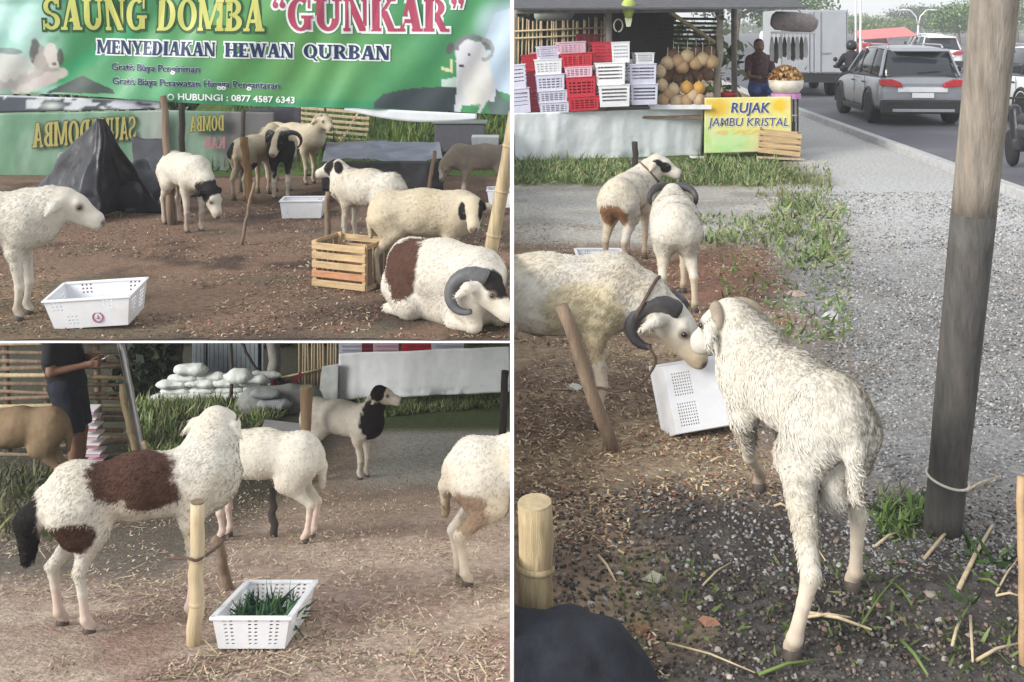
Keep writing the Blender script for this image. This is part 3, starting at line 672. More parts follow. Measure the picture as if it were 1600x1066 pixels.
def paint_banner(x, y):
    P = np.stack([x, y, 0*x], 1); n = fnoise(P, 40, 41, 3)
    C = np.repeat(np.array((.055,.235,.095))[None], len(x), 0)
    C = mixc(C, sst(260,60,np.hypot(x-430,(y-70)*1.9))*.75, (.11,.28,.08))
    C = mixc(C, sst(.4,.75,n)*.18, (.02,.22,.09))
    beam = np.clip(np.cos((x*.8+y*1.3)/60.)*.6+.2, 0, 1)*sst(420,160,x); C = mixc(C, beam*.35, (.28,.60,.38))
    C = mixc(C, sst(24,6,np.abs((y-70)+(x-175)*.62))*sst(250,190,x)*.8, (.02,.24,.10))
    C = mixc(C, sst(95,45,x+(y-40)*.5)*.9, (.33,.56,.50)); C = mixc(C, sst(.45,.7,n)*sst(120,60,x)*.6, (.50,.70,.66))
    C = mixc(C, sst(14,2,y+(x-30)*.04)*.55, (.03,.15,.10))
    C = mixc(C, sst(150,158,y-(x-250)*.012)*sst(150,260,x)*sst(700,600,x)*.6, (.015,.20,.10))
    # ram heads and hills at the left, a ram on a hill at the right
    for cx, cy, rx, ry, ro, c in ((40,122,52,16,-8,(.40,.34,.33)),(62,128,45,10,-22,(.50,.44,.42)),(20,105,30,22,0,(.55,.53,.50)),(66,90,22,19,20,(.30,.28,.27)),(80,86,14,19,-10,(.55,.50,.47)),(52,78,8,20,12,(.10,.08,.08)),(62,95,12,12,0,(.34,.31,.29)),(94,88,5,13,0,(.07,.06,.06)),(84,100,4,3,0,(.10,.08,.08)),(15,80,22,5,5,(.20,.24,.24))):
        C = mixc(C, sst(1.15,.8,ell(x,y,cx,cy,rx,ry,ro)+(n-.5)*1.0+(vnoise(P,7,44)-.5)*.7)*.85, c)
    C = mixc(C, inpoly(x, y, [(75,142),(105,128),(130,118),(148,127),(178,140),(180,146),(70,146)])*.92, (.035,.04,.045))
    C = mixc(C, inpoly(x, y, [(775,20),(800,12),(800,150),(770,140),(762,110),(758,60)])*.9, (.48,.58,.72)); C = mixc(C, sst(60,20,np.hypot(x-790,y-45))*.8, (.55,.68,.78))
    hill = inpoly(x, y, [(585,160),(600,147),(630,140),(665,137),(716,135),(716,178),(585,169)]); C = mixc(C, hill*.96, (.05,.06,.075))
    white = (.54,.56,.58)
    body = [(712,95),(720,72),(735,64),(752,66),(762,85),(768,115),(775,140),(772,160),(762,158),(750,178),(745,178),(752,162),(735,165),(722,165),(716,182),(708,182),(712,150),(714,120)]
    C = mixc(C, inpoly(x, y, [(760,150),(775,140),(788,155),(797,160),(797,190),(765,185)])*.8, (.10,.11,.13))
    C = mixc(C, inpoly(x, y, body)*1.0, white); C = mixc(C, sst(1.2,.8,ell(x,y,728,82,17,22,-8)), (.58,.58,.62)); C = mixc(C, sst(1.2,.7,ell(x,y,745,130,24,36,0))*.6, (.66,.64,.60))
    C = mixc(C, sst(1.2,.7,ell(x,y,743,150,16,14,0))*.6, (.55,.55,.50))
    for cx, cy, ro in ((730,66,0),):
        e = ell(x, y, 738, 80, 30, 26, 12); C = mixc(C, ((e < 1) & (e > .52) & (y < 78))*.95, (.16,.16,.18)); e2 = ell(x, y, 757, 78, 15, 18, 0); C = mixc(C, ((e2 < 1) & (e2 > .45) & (x > 752))*.9, (.30,.30,.30))
    C = mixc(C, sst(1.2,.7,ell(x,y,703,76,6,10,20)), (.10,.10,.10)); C = mixc(C, inpoly(x, y, [(690,104),(703,108),(703,92),(707,92),(708,114),(690,110)])*.9, (.62,.58,.36))
    C = mixc(C, sst(1.3,.7,ell(x,y,721,103,4,2.5,0)), (.05,.05,.06)); C = mixc(C, sst(1.3,.7,ell(x,y,733,86,2.2,2,0)), (.08,.07,.07)); C = mixc(C, inpoly(x, y, [(690,125),(716,120),(716,136),(690,136)])*.8, (.55,.66,.62))
    return C
ban = empty('hanging_banner', 'green printed banner with a white ram, hung on poles across the upper yard', 'banner', (-2.75, DB, 1.2))
co = np.array([fban(a, b, 0) for a, b in zip(XX.ravel(), YY.ravel())]); nx = len(bx); i = (np.arange(95)[:,None]*nx+np.arange(nx-1)[None]).ravel()
o = link('banner_sheet', npmesh(co-np.array(ban.location), np.stack([i, i+nx, i+1+nx, i+1], 1), paint_banner(XX.ravel(), YY.ravel()), True), M_print, ban)
fb = lambda a, b, l: fban(a, b, l)-ban.location
M_ink = lambda n, c: mat(n, c, .45, .04, 5, .05, 7, bdist=.04)
inks = dict(yel=M_ink('yellow_ink', (.47,.48,.13)), grn=M_ink('dark_green_ink', (.02,.09,.03)), red=M_ink('crimson_ink', (.36,.05,.10)), wht=M_ink('white_ink', (.70,.74,.74)), navy=M_ink('navy_ink', (.012,.03,.09)), pinkw=M_ink('pale_ink', (.55,.52,.66)))
flip = lambda f: (lambda a, b, l: f(a, -b, l))                      # text runs up, frame rows run down
L1 = lambda a, b, l: fb(a, 47-(b)+(a-70)*.000, l)
def big(text, x0, x1, yb, hgt, m1, m2, nm, g=.075, sl=0):
    f = lambda a, b, l: fb(a, yb(a)-b, l)
    polys_obj(nm+'_outline', line_polys(text, x0, x1, 0, hgt, g, sl), f, m2, ban, .004); polys_obj(nm, line_polys(text, x0, x1, 0, hgt, 0, sl), f, m1, ban, .010)
big('SAUNG DOMBA', 70, 416, lambda a: 46.5+(a-70)*.008, 50, inks['yel'], inks['grn'], 'yellow_lettering')
big('“GUNKAR”', 426, 728, lambda a: 48.5+(a-426)*.004, 52, inks['red'], inks['wht'], 'crimson_lettering')
for wd_, x0_, x1_ in (('MENYEDIAKAN', 150, 340), ('HEWAN', 354, 460), ('QURBAN', 474, 610)): big(wd_, x0_, x1_, lambda a: 84+(a-150)*.022, 22, inks['navy'], inks['wht'], 'navy_lettering', g=.11)
for tx, x0, x1, y0, hh in (('Gratis Biaya Pengiriman', 175, 314, 109, 11), ('Gratis Biaya Perawatan Hingga Pengantaran', 177, 437, 131, 11)):
    f = lambda a, b, l, y0=y0: fb(a, y0+(a-175)*.030-b, l)
    font_obj('small_lettering_outline', tx, x0, x1, 0, hh, f, inks['wht'], ban, .004, .045); font_obj('small_lettering', tx, x0, x1, 0, hh, f, inks['navy'], ban, .008, .020)
font_obj('phone_lettering', 'HUBUNGI : 0877 4587 6343', 282, 461, 0, 10, lambda a, b, l: fb(a, 155+(a-282)*.035-b, l), inks['wht'], ban, .008, .02)
g_ = MB(); f = lambda a, b: fb(a, b, .008); n = 14
ring = [(271+r*math.cos(2*math.pi*k/n), 151+r*math.sin(2*math.pi*k/n)) for r in (3.4, 5.2) for k in range(n)]
g_.add([f(*q) for q in ring], [(k, (k+1)%n, n+(k+1)%n, n+k) for k in range(n)]); g_.build('phone_emblem', inks['wht'], ban)
# hem of the banner: a rope-hemmed flap folded under it
def flapcol(U, V):
    P = np.stack([U*6, V, 0*U], 1); n1 = fnoise(P, .5, 51, 3); C = np.repeat(np.array((.06,.075,.09))[None], len(U), 0)
    C = mixc(C, sst(.60,.64,n1), (.50,.53,.55)); C = mixc(C, sst(.86,.95,V), (.50,.50,.58)); C = mixc(C, sst(.10,.0,np.hypot(U-.37,(V-.4)*.25))*.95, (.55,.60,.56)); C = mixc(C, sst(.66,.8,U)*sst(.35,.6,n1)*.8, (.48,.50,.58)); C = mixc(C, sst(.3,.34,fnoise(P,.25,52,2))*0, (0,0,0)); return C
a = lambda x, y, d=DB: W(x, y, d)
sheet('banner_flap', [a(-20,177)-ban.location, a(250,170)-ban.location, a(250,158)-ban.location, a(-20,148)-ban.location], 70, 8, .03, M_print, 52, flapcol, parent=ban)
o = sheet('banner_hem', [a(538,172)-ban.location, a(745,186)-ban.location, a(745,178)-ban.location, a(538,168)-ban.location], 60, 5, .012, mat('hem_cloth', (.62,.65,.68), .5, .1, 6, .2, 20), 53, parent=ban, sag=.075)
# poles that carry it
GP = 'poles that carry the banner'
def post(label, px, py, ptop, r, m=None, dx=0, d=None, **k):
    f = T(px, py); d = d or f.y; return stake(k.pop('name','wooden_pole'), label, 'pole', f, W(px+dx, ptop, f.y), r, r*.85, m, **k)
post('thicker weathered pole of the pair under the green banner, left of the grazing sheep', 268, 352, 150, .040, M_oldwood, -12)
post('thinner weathered pole leaning against the thick pole under the green banner', 275, 351, 240, .020, M_oldwood, -11)
post('dark short pole under the banner between the thick pole and the black patched sheep', 284, 318, 155, .042, M_darkwood, 0)
post('dark pole behind the leaning brown post', 379, 300, 172, .034, M_darkwood, 0)
stake('leaning_post', 'brown leaning forked post in front of the black patched sheep', 'post', T(392,318), W(380, 214, dT(318)), .052, .045, mat('brown_post', (.20,.115,.05), .8, .35, 8, .4, 25, stretch=(6,6,.7)))
stake('thin_stake', 'thin crooked pale stake standing before the leaning brown post', 'stake', T(377,383), W(397, 285, dT(383)), .017, .016, M_oldwood, rough=.006)
post('short dark post beside the chin of the white sheep with black ears', 510, 385, 300, .030, M_oldwood, 3)
stake('thin_stake', 'pale thin stake leaning in front of the black covered table', 'stake', T(667,322), W(679, 236, dT(322)), .020, .024, M_oldwood, rough=.012)
post('thin black pole in front of the bamboo slats', 507, 262, 168, .022, M_darkwood, 0)
pb = T(752, 478); stake('bamboo_pole', 'thick pale bamboo pole leaning at the far right of the upper yard', 'pole', pb, W(805, 176, pb.y-.15), .052, .050, M_bamboo, nodes=(.18,.37,.6,.83), rough=.004, n=14); 
for ch in list(bpy.data.objects['bamboo_pole'].children): wallcut(ch, -1)
stake('bamboo_stick', 'yellow bamboo stick leaning on the slatted bamboo rack', 'stick', T(508,262), W(563, 172, dT(262)+.6), .022, .02, M_bamboo_pale)
# old banners hung as a back wall, seen from behind
def oldban(U, V, c1=(.12,.24,.15)):
    P = np.stack([U*5, V*2, 0*U], 1); n1 = fnoise(P, .7, 61, 3); C = np.repeat(np.array(c1)[None], len(U), 0)
    C = mixc(C, sst(.4,.7,n1)*.5, (.24,.34,.27)); C = mixc(C, sst(.16,.02,U)*sst(.6,.2,V)*.9, (.45,.47,.46)); C = mixc(C, sst(.78,.95,U)*.8, (.30,.33,.31)); C = mixc(C, sst(.2,.0,V)*.3,(.12,.2,.15)); return C
DK = 15.3; w_ = lambda x, y, d=DK: W(x, y, d)
ob = empty('old_banner', 'faded green banner seen from its back with mirrored yellow letters, behind the black tarp', 'banner', w_(130, 312))
rel = lambda o_, *ps: [p-o_.location for p in ps]
sheet('banner_sheet', rel(ob, w_(-40,316), w_(256,316), w_(256,172), w_(-40,178)), 90, 40, .03, M_print, 62, oldban, parent=ob)
inky = M_ink('faded_yellow_ink', (.34,.30,.09)); inkd = M_ink('faded_dark_ink', (.09,.12,.07)); inkp = M_ink('faded_pink_ink', (.38,.14,.19))
def mirrored(par, text, x0, x1, yb, hgt, m1, m2, d, tilt=0, g=.06):
    f = lambda a_, b, l: w_(x0+x1-a_, yb+tilt*(x0+x1-a_-x0)-b, d-l)-par.location
    if m2: polys_obj('faded_outline', line_polys(text, x0, x1, 0, hgt, g), f, m2, par, .035)
    polys_obj('faded_lettering', line_polys(text, x0, x1, 0, hgt, 0), f, m1, par, .050)
mirrored(ob, 'DOMBA', 50, 140, 231, 38, inky, inkd, DK, -.07); mirrored(ob, 'SAUNG', 142, 212, 222, 36, inky, inkd, DK, -.07); mirrored(ob, 'GUNKAR', 86, 180, 262, 24, M_ink('faded_lilac_ink', (.33,.33,.40)), None, DK-.01, -.03)
ob2 = empty('old_banner', 'faded banner with mirrored small yellow and pink letters between the dark poles', 'banner', w_(318, 300))
def oldban2(U, V): C = oldban(U, V, (.13,.21,.15)); return mixc(C, sst(.45,.6,U)*.85, (.13,.115,.125))
sheet('banner_sheet', rel(ob2, w_(256,308,15.4), w_(428,302,15.4), w_(428,176,15.4), w_(256,172,15.4)), 60, 40, .03, M_print, 63, oldban2, parent=ob2)
mirrored(ob2, 'DOMBA', 296, 350, 206, 24, inky, inkd, 15.35, -.04); mirrored(ob2, 'KAR', 318, 352, 232, 18, inkp, None, 15.35)
sheet('dark_cloth', [w_(388,290,15.6), w_(470,286,15.6), w_(470,168,15.6), w_(388,170,15.6)], 30, 24, .05, mat('grey_cloth', (.045,.045,.06), .9, .3, 5, .3, 12), 64, label='dark grey cloth hung as a back wall behind the horned rams', cat='cloth')
# black tarp tent
pk = w_(158, 186, 11.9); tt = []
base = [T(22,317), T(66,334), T(120,347), T(158,350), T(163,338), T(200,330), T(258,335)]
ring = [pk+Vector((.05*math.cos(t), .05*math.sin(t), 0)) for t in np.linspace(math.pi, 2*math.pi, 7)]
V = []; n = len(base); mrows = 26; sub = 14
allb = [];  allr = []
for k in range(n-1):
    for q in range(sub): allb.append(base[k].lerp(base[k+1], q/sub)); allr.append(ring[k].lerp(ring[k+1], q/sub))
allb.append(base[-1]); allr.append(ring[-1]); nn = len(allb)
for j in range(mrows+1):
    t = j/mrows
    for k in range(nn):
        p = allr[k].lerp(allb[k], t); u = k/(nn-1)
        fold = (.11*math.sin(u*19)+.06*math.sin(u*37+1))*t*(1-.45*t)+.03*math.sin(u*61)*t*t
        dirv = (allb[k]-pk); dirv.z = 0; dirv = dirv.normalized() if dirv.length > 0 else Vector((0,-1,0))
        wx = 1 if u < .12 or u > .9 else 0
        p = p+Vector((0,-1,0))*fold*.8-Vector((0,0,1))*(.10*math.sin(math.pi*t)*abs(math.sin(u*9)))*.8
        if u < .25: p.z -= .06*math.sin(math.pi*t)*(1-u/.25)
        V.append(p)
va = np.array(V); nz_ = (fnoise(va, .38, 91, 4)-.5); nz2 = (fnoise(va, .16, 92, 3)-.5); tq = np.clip(1.25-va[:,2]/1.3, 0, 1); va[:,1] += nz_*.30*tq+nz2*.05*tq; va[:,0] += (fnoise(va, .42, 93, 2)-.5)*.16*tq; va[:,2] += nz2*.04*tq
V = [Vector((p[0],p[1],max(p[2],.01))) for p in va]
fs = [(j*nn+k, j*nn+k+1, (j+1)*nn+k+1, (j+1)*nn+k) for j in range(mrows) for k in range(nn-1)]
o = tag(link('black_tarp', pyd(V, fs, smooth=True), M_blacktarp), 'black plastic tarp draped to a peak like a small tent', 'tarp'); s_ = o.modifiers.new('solid','SOLIDIFY'); s_.thickness = .006
sheet('black_sheet', [T(215,330), T(262,322), w_(256,215,14.0), w_(205,212,14.0)], 20, 16, .08, M_blacktarp, 65, label='black sheet hanging from the old banner beside the tarp peak', cat='tarp')
for k, (px, py, lb) in enumerate(((203,330,'dark lumpy sack in the shade right of the black tarp'),)):
    q = field_mesh([((0,0,.2),(.15,0,.25),.2,.22,.05,1),((.05,0,.4),(.1,.05,.5),.14,.10,.06,1)], .03); tag(link('dark_sack', npmesh(q[0], orient(*q), smooth=True), M_blacktarp, None, loc=T(px,py)), lb, 'sack')
# slatted bamboo rack, bank and table behind
rk = empty('bamboo_rack', 'rack of pale horizontal bamboo slats below the middle of the green banner', 'rack', w_(520, 222, 16.4))
for k in range(7):
    y0 = 171+k*8.6; m = MB(); m.bar(w_(462+k*2, y0-3, 16.4)-rk.location, w_(578-k*.6, y0+6, 16.4)-rk.location, .03, .042); m.build('slat', M_bamboo_pale, rk, bevel=.006)
for x0, x1 in ((470,474),(575,571)): m = MB(); m.bar(w_(x0,166,16.45)-rk.location, w_(x1,236,16.45)-rk.location, .035, .05); m.build('upright', M_bamboo, rk)
xs = np.linspace(-5.2, -.03, 60); ds_ = np.linspace(15.2, 21, 40)
def bankz(d): return np.interp(d, [15.2, 16, 20, 21], [0, .28, 1.25, 1.4])
grid_ground('grass_bank', xs, ds_, bankz, lambda P: np.repeat(np.array((.07,.11,.035))[None], len(P), 0), M_ground, .05, 12)
r = np.random.default_rng(5); n = 5000; p = np.stack([r.uniform(-4.6,-.1,n), r.uniform(15.3,20.5,n), np.zeros(n)], 1); p[:,2] = bankz(p[:,1])
scatter('bank_grass', M_leaf, p, BLADE_V, BLADE_F, np.stack([r.uniform(.25,.5,n), r.uniform(.15,.3,n), r.uniform(.1,.3,n)],1), pick(n, [(.10,.17,.03),(.06,.12,.03),(.16,.20,.05),(.05,.09,.03)], r), tilt=.3, seed=2)
m = MB(); m.lathe([(.02,-.06),(.09,-.05),(.11,0),(.08,.05),(.02,.07)], 12); tag(m.build('white_bag', M_whitepl, None, True, loc=w_(625,203,17.2)+Vector((0,0,.02)), rot=(0,0,0)), 'small white bag lying on the green bank above the black covered table', 'bag')
tb = empty('covered_table', 'low table covered in shiny blue black plastic sheet', 'table', T(600,282))
zt = .62; d0, d1 = 12.9, 14.7
def tx(px, d, z): return Vector(((px-800)/F*d, d, z))-tb.location
U_, V_ = np.meshgrid(np.linspace(0,1,50), np.linspace(0,1,24)); u_, v_ = U_.ravel(), V_.ravel()
dd_ = d0+(d1-d0)*v_; xl = (503+v_*8-800)/F*dd_; xr = (692-v_*6-800)/F*dd_; P = np.stack([xl+(xr-xl)*u_, dd_, .50+(fnoise(np.stack([u_*4,v_*2,0*u_],1),.8,71,2)-.5)*.09+v_*.03], 1)-np.array(tb.location)
i = (np.arange(23)[:,None]*50+np.arange(49)[None]).ravel(); link('cover_top', npmesh(P, np.stack([i,i+1,i+51,i+50],1), smooth=True), mat('bluish_plastic', (.17,.185,.25), .28, .25, 4, .35, 8, spec=.6, bdist=.03), tb)
sheet('cover_skirt', [tx(503,12.9,.14), tx(692,12.9,.17), tx(692,12.88,.50), tx(503,12.88,.49)], 50, 12, .05, M_blacktarp, 72, parent=tb, freq=.25)
for px in (508, 688):
    for d in (13.0, 14.5): m = MB(); c = tx(px, d, 0); m.box((c.x-.03,c.y-.03,-.02),(c.x+.03,c.y+.03,.46)); m.build('leg', M_darkwood, tb)
gb = empty('grey_box', 'grey box like cabinet standing behind the grey brown sheep', 'cabinet', T(718,268)); m = MB(); m.box((-.36,0,.28),(.36,.4,.68)); m.build('cabinet_body', mat('grey_panel', (.085,.085,.10), .7), gb, bevel=.01); m = MB(); m.box((-.40,-.02,.683),(.40,.42,.71)); m.build('lid', mat('grey_green', (.14,.17,.16), .6), gb, bevel=.006)
for x in (-.32,.32): m = MB(); m.box((x-.025,.02,0),(x+.025,.07,.277)); m.build('leg', M_darkwood, gb)
m = MB(); m.prism([(-.15,0),(.15,0),(.17,.22),(-.17,.22)], 'y', 0, .25); m.build('pail_body', mat('pale_grey_plastic', (.42,.44,.45), .5), empty('white_pail', 'pale square pail set down right of the grey cabinet', 'pail', Vector((tx(758,13.3,0)+tb.location).to_tuple()[:2]+(.52,))), bevel=.01)
m = MB(); m.box((-.32,-.1,0),(.0,.35,.505)); o = m.build('plank_bench', M_oldwood, None, loc=T(790,252)+Vector((-.05,0,0)), bevel=.01); tag(o, 'weathered bench behind the bamboo pole at the far right', 'bench')
st = empty('shed', 'pale open shed on thin posts behind the right end of the banner', 'shed', Vector((-.4, 17.5, .8)))
for x in (-.75,-.45,-.12,.2): m = MB(); m.box((x-.02,0,-.3),(x+.02,.05,.55)); m.build('shed_post', M_darkwood, st)
m = MB(); m.box((-.9,.3,-.3),(.3,.35,1.1)); m.build('shed_wall', mat('pale_boards', (.55,.53,.50), .8, .2, 8, .2), st); m = MB(); m.box((-1.0,-.2,.05),(.33,.35,.10)); m.build('shelf', M_oldwood, st)
leafmass('hedge', 'dark green trees and bushes closing off the back of the upper yard', (-4.5, 20.5, 2.0), (5.0, .8, 2.4), 5000, .34, [(.035,.06,.022),(.05,.085,.03),(.025,.04,.018)], 6, kind='stuff')
# feed crates on the ground
GC = 'white feed crates in the upper yard'
trough('white plastic crate with a round emblem lying in front of the plain white ewe', T(152,508)+Vector((0,.05,.03)), R(-2), .60, .34, .215, rx=R(8), ry=R(-4), emblem=(.06,.075,.040), group=GC, fr=blocks((2,9,9,16),(8,15,1,8),(26,33,9,16)))
trough('whitish crate under the chin of the black and white ram', T(474,338), R(3), .46, .32, .19, group=GC, fr=blocks((3,8,2,14)), tap=.9)
trough('white crate half hidden behind the back of the white sheep with black ears', T(572,304), R(0), .36, .28, .19, group=GC, fr=blocks((3,8,2,14)))
o = trough('white crate cut by the right edge behind the bamboo pole', T(790,322), R(0), .42, .3, .2, group=GC, fr=blocks((3,8,2,14)))
for ch in list(o.children): wallcut(ch, -1)
# slatted wooden crate
wc = empty('wooden_crate', 'slatted wooden crate with one reddish board standing in the middle of the upper yard', 'crate', T(528,452), R(-24))
L_, D_, H_ = .50, .42, .37
for k in range(5):
    z = .005+k*.074; mm = M_slat_red if k == 1 else M_slat
    for y in (0, D_-.012): m = MB(); m.box((-L_/2, y, z), (L_/2, y+.012, z+.054)); m.build('slat', mm, wc, bevel=.003)
for y0, y1 in ((.013,.045),(D_-.046,D_-.0125)):
    for x in (-L_/2+.002, L_/2-.034): m = MB(); m.box((x,y0,0),(x+.032,y1,H_)); m.build('corner_post', M_slat, wc)
for k in range(4):
    y = .06+k*.082
    for x in (-L_/2+.003, L_/2-.013): m = MB(); m.box((x,y,.03),(x+.010,y+.06,H_-.03)); m.build('end_slat', M_oldwood, wc, bevel=.002)
for z0 in (.002, H_-.04):
    for x in (-L_/2-.009, L_/2+.0005): m = MB(); m.box((x,.014,z0),(x+.0085,D_-.014,z0+.035)); m.build('end_rail', M_slat, wc)
for k in range(5): m = MB(); m.box((-L_/2+.035,.05+k*.068,.012),(L_/2-.035,.05+k*.068+.05,.022)); m.build('bottom_slat', M_oldwood, wc)
# shavings and droppings
r = np.random.default_rng(3); n = 22000; p = ground_pts(n, -20, 796, 300, 529, T, r, .9); p = p[(p[:,0] < -.02) & (p[:,1] > EDGE+.02)]; n = len(p)
pal = [(.34,.26,.18),(.22,.15,.10),(.42,.33,.23),(.11,.075,.055),(.24,.11,.075),(.09,.07,.05)]
k = fnoise(p, .6, 77, 3) > .42; p = p[k]; n = len(p); scatter('wood_shavings', M_chip, p, CHIP_V, CHIP_F, r.uniform(.010,.034,n), pick(n, pal, r, .2), seed=4)
n = 40; p = ground_pts(n, 150, 790, 380, 525, T, r); k = p[:,0] < -.1; p = p[k]; n = len(p); scatter('pale_scraps', M_chip, p, STONE_V, STONE_F, np.stack([r.uniform(.02,.05,n)]*2+[r.uniform(.006,.015,n)],1), pick(n, [(.42,.37,.30),(.34,.28,.22)], r), seed=5)
# ------------------------------------------------------------------ lower yard
def Wd(px, py, d): return W(px, py, d)
M_grey = mat('weathered_metal_sheet', (.34,.39,.44), .6, .15, 6, .1, 20)
GPL = 'posts and poles of the lower yard'
# bamboo fence at the left: many horizontal canes tied to uprights
fn = empty('bamboo_fence', 'dark fence of horizontal bamboo canes behind the man at the left', 'fence', B(100,725))
df = fn.location.y+.35; rf = lambda *ps: [p-fn.location for p in ps]; rr = random.Random(4)
for k in range(17):
    y = 538+k*12.2+rr.uniform(-2,2); d = df+rr.uniform(-.03,.03); a_, b_ = rf(Wd(-30, y+rr.uniform(-3,3), d), Wd(200+rr.uniform(-8,6) if y < 720 else 150, y+rr.uniform(-4,5), d))
    m = MB(); m.tube([a_, a_.lerp(b_,.5)+Vector((0,0,rr.uniform(-.02,.02))), b_], [.020+rr.uniform(-.004,.005)]*3, 8); m.build('cane', M_oldwood if k % 4 else M_bamboo, fn, True)
for px in (8, 70, 150): m = MB(); a_, b_ = rf(Wd(px+8, 748, df+.06), Wd(px, 530, df+.06)); m.tube([a_, b_], .032, 8); m.build('upright', M_oldwood, fn, True)
stake('bamboo_pole', 'thin bamboo pole leaning on the fence right of the man', 'pole', Wd(156,735,df-.15), Wd(122,536,df-.05), .022, .018, M_bamboo_pale, group=None, nodes=(.2,.45,.7))
# stacked trays beside the man
GT = 'stack of shallow trays beside the legs of the man'
for k in range(8):
    t0 = Wd(148-k*1.9, 741-k*13.2, df-.28)
    q = empty('shallow_tray', ('lowest faded red shallow tray','second faded red shallow tray from the bottom','third shallow tray from the bottom','fourth shallow tray from the bottom','fifth shallow tray from the bottom','sixth shallow tray from the bottom','second shallow tray from the top','topmost shallow tray')[k]+' in the stack by the man', 'tray', t0, 0, GT)
    m = MB(); m.prism([(-.065,0),(.065,0),(.075,.030),(-.075,.030)], 'y', 0, .16); m.build('tray_body', M_pinkpl if k not in (0,1,3,5) else mat('faded_red_plastic', (.48,.22,.24), .5), q, bevel=.004); m = MB(); m.box((-.078,-.008,.0305),(.078,.17,.040)); m.build('tray_rim', M_whitepl if k != 1 else M_pinkpl, q, bevel=.003)
# the man
pp = B(110, 757); hp = pp.copy()
man = empty('person', 'man in black shirt and dark shorts holding a phone, standing at the left fence', 'person', hp, R(-6))
sk = 1700/hp.y                                                      # frame units per metre there
def skin(prims): return [(Vector(a), Vector(b), ra, rb, k, sy) for a, b, ra, rb, k, sy in prims]
S_ = .93
def v3(x, y, z): return Vector((x*S_, y*S_, z*S_))
lean = .16                                                          # he leans back against the fence
def v(x, y, z): return v3(x-lean*min(z, 1.3)*.62+.06, y, z)
body = []
ad = lambda l, a, b, ra, rb, k=.03, sy=1.0: l.append((tuple(a), tuple(b), ra*S_, rb*S_, k, sy))
for sg, fx in ((-1, .10), (1, -.02)):
    ad(body, v(0,sg*.09,.88), v(.05+fx*.4,sg*.10,.48), .080, .056, .03); ad(body, v(.05+fx*.4,sg*.10,.46), v(.0+fx*.6,sg*.10,.10), .054, .036, .02); ad(body, v(.0+fx*.6,sg*.10,.26), v(.0+fx*.6,sg*.10,.34), .055, .050, .03)
    ad(body, v(-.01+fx*.6,sg*.10,.05), v(.16+fx*.6,sg*.115,.03), .040, .030, .02)
ad(body, v(0,0,.92), v(-.02,0,1.15), .13, .135, .05, .85); ad(body, v(-.02,0,1.15), v(-.02,0,1.36), .14, .12, .06, .72); ad(body, v(-.02,-.16,1.38), v(-.02,.16,1.38), .06, .06, .06)
ad(body, v(-.01,0,1.40), v(.02,0,1.52), .052, .050, .03)
ad(body, v(.025,0,1.62), v(.03,0,1.66), .088, .09, .03, 1.12); ad(body, v(.06,0,1.56), v(.075,0,1.60), .058, .066, .03, 1.1); ad(body, v(.125,0,1.60), v(.135,0,1.585), .014, .018, .015)   # head, jaw, nose
for sg in (-1,1): ad(body, v(.01,sg*.085,1.61), v(.0,sg*.092,1.64), .018, .022, .01)
elb = {}
for sg, ex in ((-1,.02),(1,.05)):
    sh = v(-.02,sg*.19,1.37); el = v(-.03+ex,sg*.235,1.08); wr = v(.24,sg*.10-.02,1.115)
    ad(body, sh, el, .050, .040, .03); ad(body, el, wr, .038, .026, .02); hd_ = wr+v3(.055,-sg*.015,.012)
    ad(body, wr, hd_, .026, .030, .015, 1.3)
    for q in range(4):                                              # fingers bent around the phone
        f0 = hd_+v3(.02,(q-1.5)*.0,.024-.017*q); f1 = f0+v3(.045-.004*abs(q-1),-sg*.012,.0); f2 = f1+v3(.012,-sg*.035+.004*q,.004)
        ad(body, f0, f1, .0095, .0088, .004); ad(body, f1, f2, .0088, .0075, .003)
    t0 = hd_+v3(-.005,-sg*.02,.022); t1 = t0+v3(.035,-sg*.015,.022); ad(body, t0, t1, .0115, .009, .005); ad(body, t1, t1+v3(.025,-sg*.008,.002), .009, .008, .003)
V, Q = field_mesh(body, .0085); Q = orient(V, Q)
C = np.repeat(np.array((.23,.125,.085))[None], len(V), 0)
M_skin = mat('skin', attr=True, rough=.55, var=.08, scale=20, bump=.05, bscale=90)
link('body', npmesh(V, Q, C, True), M_skin, man)
shirt = []
ad(shirt, v(0,0,.90), v(-.02,0,1.15), .150, .152, .05, .86); ad(shirt, v(-.02,0,1.15), v(-.02,0,1.36), .156, .136, .06, .74); ad(shirt, v(-.02,-.155,1.375), v(-.02,.155,1.375), .078, .078, .05)
for sg in (-1,1): ad(shirt, v(-.02,sg*.19,1.37), v(-.02,sg*.222,1.18), .068, .060, .03)
def cloth(name, prims, col, seed, cuts):
    V, Q = field_mesh(prims, .011); Q = orient(V, Q); N = vnormals(V, Q); V = V+N*((fnoise(V*np.array((1,1,.5)), .10, seed, 3)-.5)*.022)[:,None]
    keep = np.ones(len(Q), bool); c = V[Q].mean(1)
    for f in cuts: keep &= ~f(c)
    o = link(name, npmesh(V, Q[keep], np.repeat(np.array(col)[None], len(V), 0), True), mat('cloth_'+name, attr=True, rough=.85, var=.2, scale=14, bump=.2, bscale=40), man); s = o.modifiers.new('solid','SOLIDIFY'); s.thickness = .006; s.offset = 0
    return o
cloth('shirt', shirt, (.018,.018,.022), 81, [lambda c: c[:,2] < .86*S_, lambda c: (c[:,2] > 1.435*S_)])
shorts = []
ad(shorts, v(0,-.05,.93), v(0,.05,.93), .135, .135, .05)
for sg, fx in ((-1,.10),(1,-.02)): ad(shorts, v(0,sg*.085,.88), v(.045+fx*.36,sg*.10,.54), .115, .098, .04)
